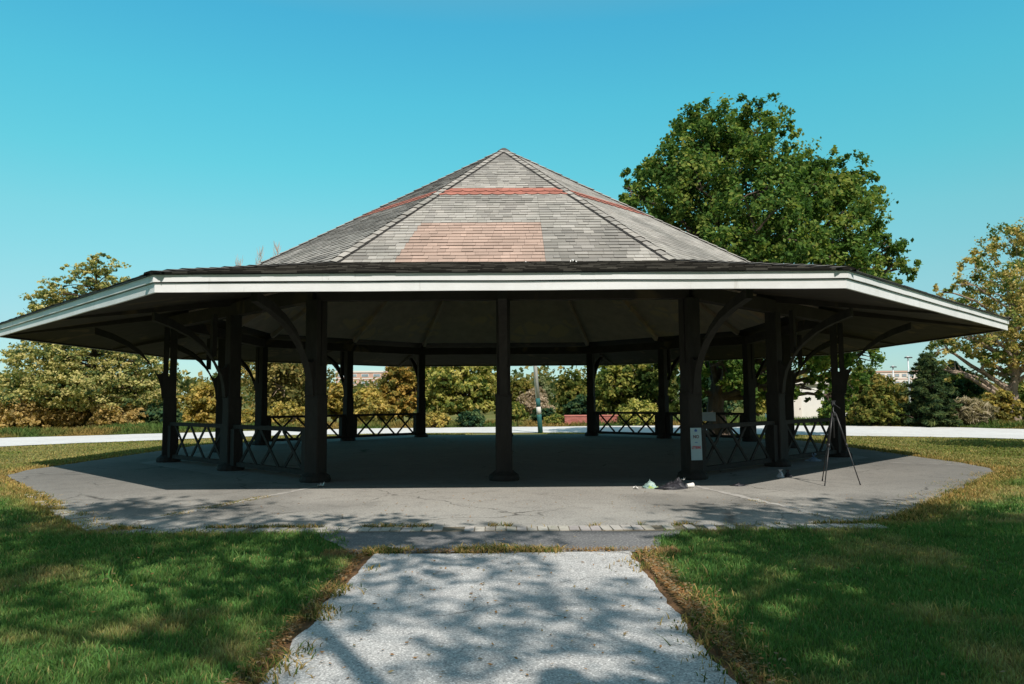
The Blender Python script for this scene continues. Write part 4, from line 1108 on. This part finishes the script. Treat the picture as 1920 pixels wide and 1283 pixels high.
mb = MB(); mb.box((0, 0, hr - .05), (W_ + .06, .42, .09), None, (1.15, 1.15, 1.15)); mb.build('coping', M_red, rw)

# leaning pole
d = camy(0); 
M_pole_w = simple('pole_whitewash', (.62, .60, .56), (.74, .72, .68), 4, .8, .2, False, .4, (1, 1, .15))
M_pole_g = simple('pole_green_paint', (.02, .10, .10), (.04, .16, .15), 5, .7, .3, False, .3)
pl = empty('utility_pole', (1.96, 19.55, -.3)); tag(pl, 'leaning white pole with green painted base beside the road', 'pole')
lean = Vector((-.072, .02, 1.0)).normalized()
mb = MB(); mb.tube([lean * 2.0, lean * 5, lean * 8.0], [.128, .112, .09], 14); mb.build('shaft', M_pole_w, pl, None, True)
mb = MB(); mb.tube([(0, 0, -.1), lean * .9, lean * 1.06], [.15, .14, .137], 14); mb.tube([lean * 1.5, lean * 2.0], [.135, .1285], 14); mb.build('painted_base', M_pole_g, pl, None, True)
mb = MB(); mb.tube([lean * 1.06, lean * 1.5], [.1365, .1345], 14); mb.build('painted_band', M_pole_w, pl, None, True)

# lamp posts on the right
M_lamp = simple('lamp_post_paint', (.60, .62, .64), (.70, .72, .74), 3, .5, .4, False, .05)
def lamp_post(px, top, d, label, arm):
    H = height(top, d, px) + .3
    t = empty('lamp_post', (spot(px, d), camy(d), -.3)); tag(t, label, 'lamp post')
    mb = MB(); mb.tube([(0, 0, -.1), (0, 0, H * .5), (0, 0, H)], [.11, .09, .06], 10); mb.build('pole', M_lamp, t, None, True)
    mb = MB(); mb.bar((-arm, 0, H - .05), (arm, 0, H - .05), .08, .08); mb.build('crossarm', M_lamp, t)
    for s_ in (-1, 1):
        mb = MB(); mb.box((s_ * arm, -.1, H - .14), (.34, .3, .12), None, (1, 1, 1), .8); mb.build('lamp_head', M_metal, t)
lamp_post(1676, 686, 84, 'white lamp post left of the spruce, the farther of the two', .15)
lamp_post(1705, 668, 74, 'white lamp post partly hidden by the spruce, the taller of the two', .18)

# ------------------------------------------------------------------ signs
M_signb = simple('sign_pale_blue', (.32, .50, .56), (.38, .56, .62), 6, .5, .4, False, .03)
M_signw = simple('sign_blue_grey', (.66, .76, .84), (.72, .80, .88), 6, .5, .4, False, .03)
M_ink_r = simple('red_ink', (.42, .03, .05), (.48, .04, .06), 20, .6, .3)
M_ink_d = simple('dark_ink', (.10, .05, .06), (.14, .06, .07), 20, .6, .3)
M_ink_b = simple('blue_ink', (.06, .14, .40), (.08, .18, .45), 20, .6, .3)
def text(body, size, loc, mat, parent, sx=1.0):
    cu = bpy.data.curves.new('lettering', 'FONT'); cu.body = body; cu.size = size; cu.align_x = 'CENTER'; cu.align_y = 'CENTER'; cu.extrude = .0015; cu.offset = .002
    o = bpy.data.objects.new('lettering', cu); o.location = loc; o.rotation_euler = (PI / 2, 0, 0); o.scale = (sx, 1, 1)
    cu.materials.append(mat); COL.objects.link(o); bpy.context.view_layer.update()
    me = bpy.data.meshes.new_from_object(o.evaluated_get(bpy.context.evaluated_depsgraph_get()))
    me.name = 'lettering'; q = bpy.data.objects.new('lettering', me); q.location = o.location; q.rotation_euler = o.rotation_euler; q.scale = o.scale
    bpy.data.objects.remove(o); q.name = 'lettering'
    if not me.materials: me.materials.append(mat)
    return link(q, parent)
# front right corner post is at angle -67.5deg
ap = -PI / 2 + PI / 8; px_, py_ = RC * math.cos(ap), RC * math.sin(ap)
sg = empty('notice_sign', (px_ + .03, py_ - .27, .40), .0); tag(sg, 'tall pale blue NO LITTERING notice on the front right post', 'sign')
sg.rotation_euler = (0, -.018, .0)
mb = MB(); mb.box((0, 0, .315), (.215, .012, .63)); mb.build('panel', M_signb, sg)
text('NO', .085, (0, -.008, .455), M_ink_d, sg, .85)
text('LITTERING', .075, (0, -.008, .245), M_ink_r, sg, .5)
mb = MB(); mb.prism([(-.022, .555), (.022, .555), (.03, .585), (0, .612), (-.03, .585)], .004, Matrix.Translation((0, -.008, 0))); mb.build('emblem', M_ink_b, sg)
mb = MB(); mb.box((0, -.008, .345), (.05, .003, .012)); mb.build('underline', M_ink_b, sg)
mb = MB(); mb.box((0, .05, .315), (.05, .088, .60)); mb.build('mounting_batten', M_wood, sg)
# plate on the rear right railing
a0 = -PI / 2 + 3 * PI / 4 ; rm = RC * math.cos(PI / 8)
mid = Vector((rm * math.cos(a0), rm * math.sin(a0), 0)); vtx = Vector((RC * math.cos(a0 - PI / 8), RC * math.sin(a0 - PI / 8), 0))
dirr = (vtx - mid).normalized()
tgt = mid.lerp(vtx, .54)
inn = Vector((-math.cos(a0), -math.sin(a0), 0))
ps = empty('plate_sign', tgt + inn * .10 + Vector((0, 0, .74)), math.atan2(dirr.y, dirr.x)); tag(ps, 'blank blue grey plate hung on the rear right railing', 'sign')
mb = MB(); mb.box((0, 0, .17), (.74, .015, .34), None, (1, 1, 1)); mb.build('panel', M_signw, ps)
for s_ in (-1, 1):
    mb = MB(); mb.tube([(s_ * .32, -.012, .31), (s_ * .32, .05, .31)], [.012, .012], 8); mb.build('bolt', M_metal, ps)

# ------------------------------------------------------------------ tripod
tp = empty('tripod', (6.17, -10.12, .006)); tag(tp, 'thin black camera tripod standing at the shadow edge on the right', 'tripod')
apx = Vector((0, -.02, 1.30))
for fx, fy in ((-.04, .50), (-.33, -.30), (.36, -.22)):
    foot = Vector((fx, fy, .0)); s_ = apx + Vector((fx, fy, 0)) * .10
    mb = MB(); mb.tube([s_, s_.lerp(foot, .45)], [.017, .016], 8); lg = mb.build('leg', M_metal, tp, None, True)
    mb = MB(); mb.tube([s_.lerp(foot, .43), s_.lerp(foot, .98)], [.011, .010], 8); mb.build('lower_section', M_metal, lg, None, True)
    mb = MB(); mb.tube([s_.lerp(foot, .42), s_.lerp(foot, .47)], [.021, .021], 8); mb.build('leg_lock', M_metal, lg, None, True)
    mb = MB(); mb.tube([s_.lerp(foot, .97), foot], [.015, .012], 8); mb.build('rubber_foot', M_metal, lg, None, True)
mb = MB(); mb.tube([(0, -.02, .85), (0, -.02, 1.45)], [.013, .013], 8); mb.build('centre_column', M_metal, tp, None, True)
mb = MB(); mb.lathe([(.03, 1.25), (.05, 1.27), (.05, 1.31), (.025, 1.34)], 12, Matrix.Translation((0, -.02, 0))); mb.build('collar', M_metal, tp)
mb = MB(); mb.box((0, -.02, 1.49), (.07, .07, .07), None, (1, 1, 1), .8, .01); mb.box((0, -.02, 1.535), (.09, .06, .015)); mb.bar((0, -.05, 1.48), (.03, -.25, 1.40), .015, .015); mb.build('head', M_metal, tp)

# ------------------------------------------------------------------ litter
def crumple(seed, rx, ry, rz, amp, n=11, m=7):
    rr = np.random.default_rng(seed); V = []; F = []
    for i in range(m):
        th = PI * .5 * i / (m - 1)
        for j in range(n):
            ph = 2 * PI * j / n + .25 * i; k_ = (1 + rr.normal(0, amp * 1.5)) * (.72 + .28 * math.cos(th))
            V.append((rx * math.cos(th) * math.cos(ph) * k_, ry * math.cos(th) * math.sin(ph) * k_, max(0, rz * (th / (PI * .5)) ** 1.1 * (1 + rr.normal(0, amp)))))
    for i in range(m - 1):
        for j in range(n): F.append((i * n + j, i * n + (j + 1) % n, (i + 1) * n + (j + 1) % n, (i + 1) * n + j))
    return np.array(V), np.array(F)
def bag_mat(name, c1, c2, c3=None, trans=.2):
    m, nt, out = newmat(name); v = objcoord(nt)
    c = mixcol(nt, noise_fac(nt, 14, 4, .4, .6, v), c1, c2)
    if c3: c = mixcol(nt, noise_fac(nt, 9, 2, .58, .62, v), c, c3)
    principled(nt, out, c, .35, .5, noise_fac(nt, 25, 4, .2, .8, v), .6, .02); return m
def litter(name, seed, loc, dims, amp, mat, label, cat, group=None, knot=None):
    t = empty(name, (*loc, .006), random.uniform(-.6, .6)); tag(t, label, cat, group)
    V, F = crumple(seed, *dims, amp); link(bpy.data.objects.new('sack', np_mesh('sack', V, F, None, mat)), t)
    if knot:
        mb = MB(); z = dims[2]
        for q in range(5):
            a = q * 1.3; mb.tube([(0, 0, z * .85), (math.cos(a) * .02, math.sin(a) * .02, z * 1.05), (math.cos(a) * knot, math.sin(a) * knot, z * 1.05 + knot)], [.02, .014, .03], 6)
        mb.build('tied_top', mat, t)
    return t
M_bg = bag_mat('bag_green_white', (.42, .55, .52), (.26, .42, .40), (.34, .46, .10))
M_bd = bag_mat('bag_dark_cloth', (.022, .022, .028), (.05, .05, .06))
M_bb = bag_mat('bag_blue', (.16, .25, .36), (.30, .42, .55))
M_bw = bag_mat('bag_grey_white', (.45, .50, .56), (.70, .72, .75))
M_pap = simple('white_paper', (.74, .73, .70), (.84, .83, .80), 20, .8, .2)
litter('plastic_bag', 1, (2.63, -10.58), (.14, .10, .14), .2, M_bg, 'crumpled green and white plastic bag lying at the shadow edge', 'bag')
litter('blanket', 2, (3.0, -10.62), (.27, .2, .11), .16, M_bd, 'crumpled dark cloth lying right of the green plastic bag', 'cloth')
litter('blanket', 12, (3.16, -10.5), (.15, .16, .17), .16, M_bd, 'small raised dark bundle behind the white paper cup', 'cloth')
litter('plastic_bag', 3, (5.60, -8.86), (.085, .08, .13), .12, M_bw, 'small grey white bag on the diagonal shadow edge', 'bag', None, .02)
litter('plastic_bag', 4, (5.76, -8.84), (.085, .08, .12), .12, M_bd, 'small black bag beside the grey white bag', 'bag', None, .02)
litter('plastic_bag', 5, (7.80, -5.1), (.22, .16, .12), .14, M_bb, 'blue plastic bag in the shade near the tripod', 'bag', None, .07)
litter('cloth_scrap', 6, (4.3, -10.3), (.13, .08, .05), .16, M_bd, 'dark rag at the bend of the shadow edge', 'cloth')
# cup lying on its side
cu_ = empty('paper_cup', (3.34, -10.58, .05), .4); tag(cu_, 'white paper cup lying beside the dark cloth', 'cup')
mb = MB(); mb.lathe([(.032, -.06), (.034, -.055), (.044, .055), (.047, .06), (.047, .066)], 16, Matrix.Rotation(PI / 2, 4, 'Y')); mb.build('body', M_pap, cu_)
mb = MB(); mb.lathe([(.049, .064), (.049, .074), (.03, .078)], 16, Matrix.Rotation(PI / 2, 4, 'Y')); mb.build('lid', M_pap, cu_)
def paper(loc, s_, seed, label):
    rr = np.random.default_rng(seed); g = 6; V = []; F = []
    for i in range(g):
        for j in range(g): V.append(((i / (g - 1) - .5) * s_, (j / (g - 1) - .5) * s_ * .7, abs(rr.normal(0, .25)) * s_ * .7 + .003))
    for i in range(g - 1):
        for j in range(g - 1): F.append((i * g + j, (i + 1) * g + j, (i + 1) * g + j + 1, i * g + j + 1))
    o = link(bpy.data.objects.new('paper_scrap', np_mesh('paper_scrap', V, F, None, M_pap))); o.location = loc; o.rotation_euler = (0, 0, rr.uniform(0, 3)); return tag(o, label, 'paper')
paper((-3.44, -9.95, .01), .17, 1, 'crumpled white paper at the left end of the shadow edge')
paper((2.36, -10.66, .01), .12, 2, 'white paper scrap left of the green plastic bag')
paper((3.28, -10.32, .12), .09, 3, 'white scrap resting on the dark bundle')
def on_skirt(rad): return Z_EAVE + .280 + (ZB - Z_EAVE - .318) * (R0 + .07 - rad) / (R0 + .07 - RB)
paper((1.42, -9.4, on_skirt(9.4) + .025), .2, 4, 'larger white scrap caught on the lower roof right of centre')
paper((.45, -9.2, on_skirt(9.2) + .025), .12, 5, 'small white scrap caught on the lower roof below the pink patch')
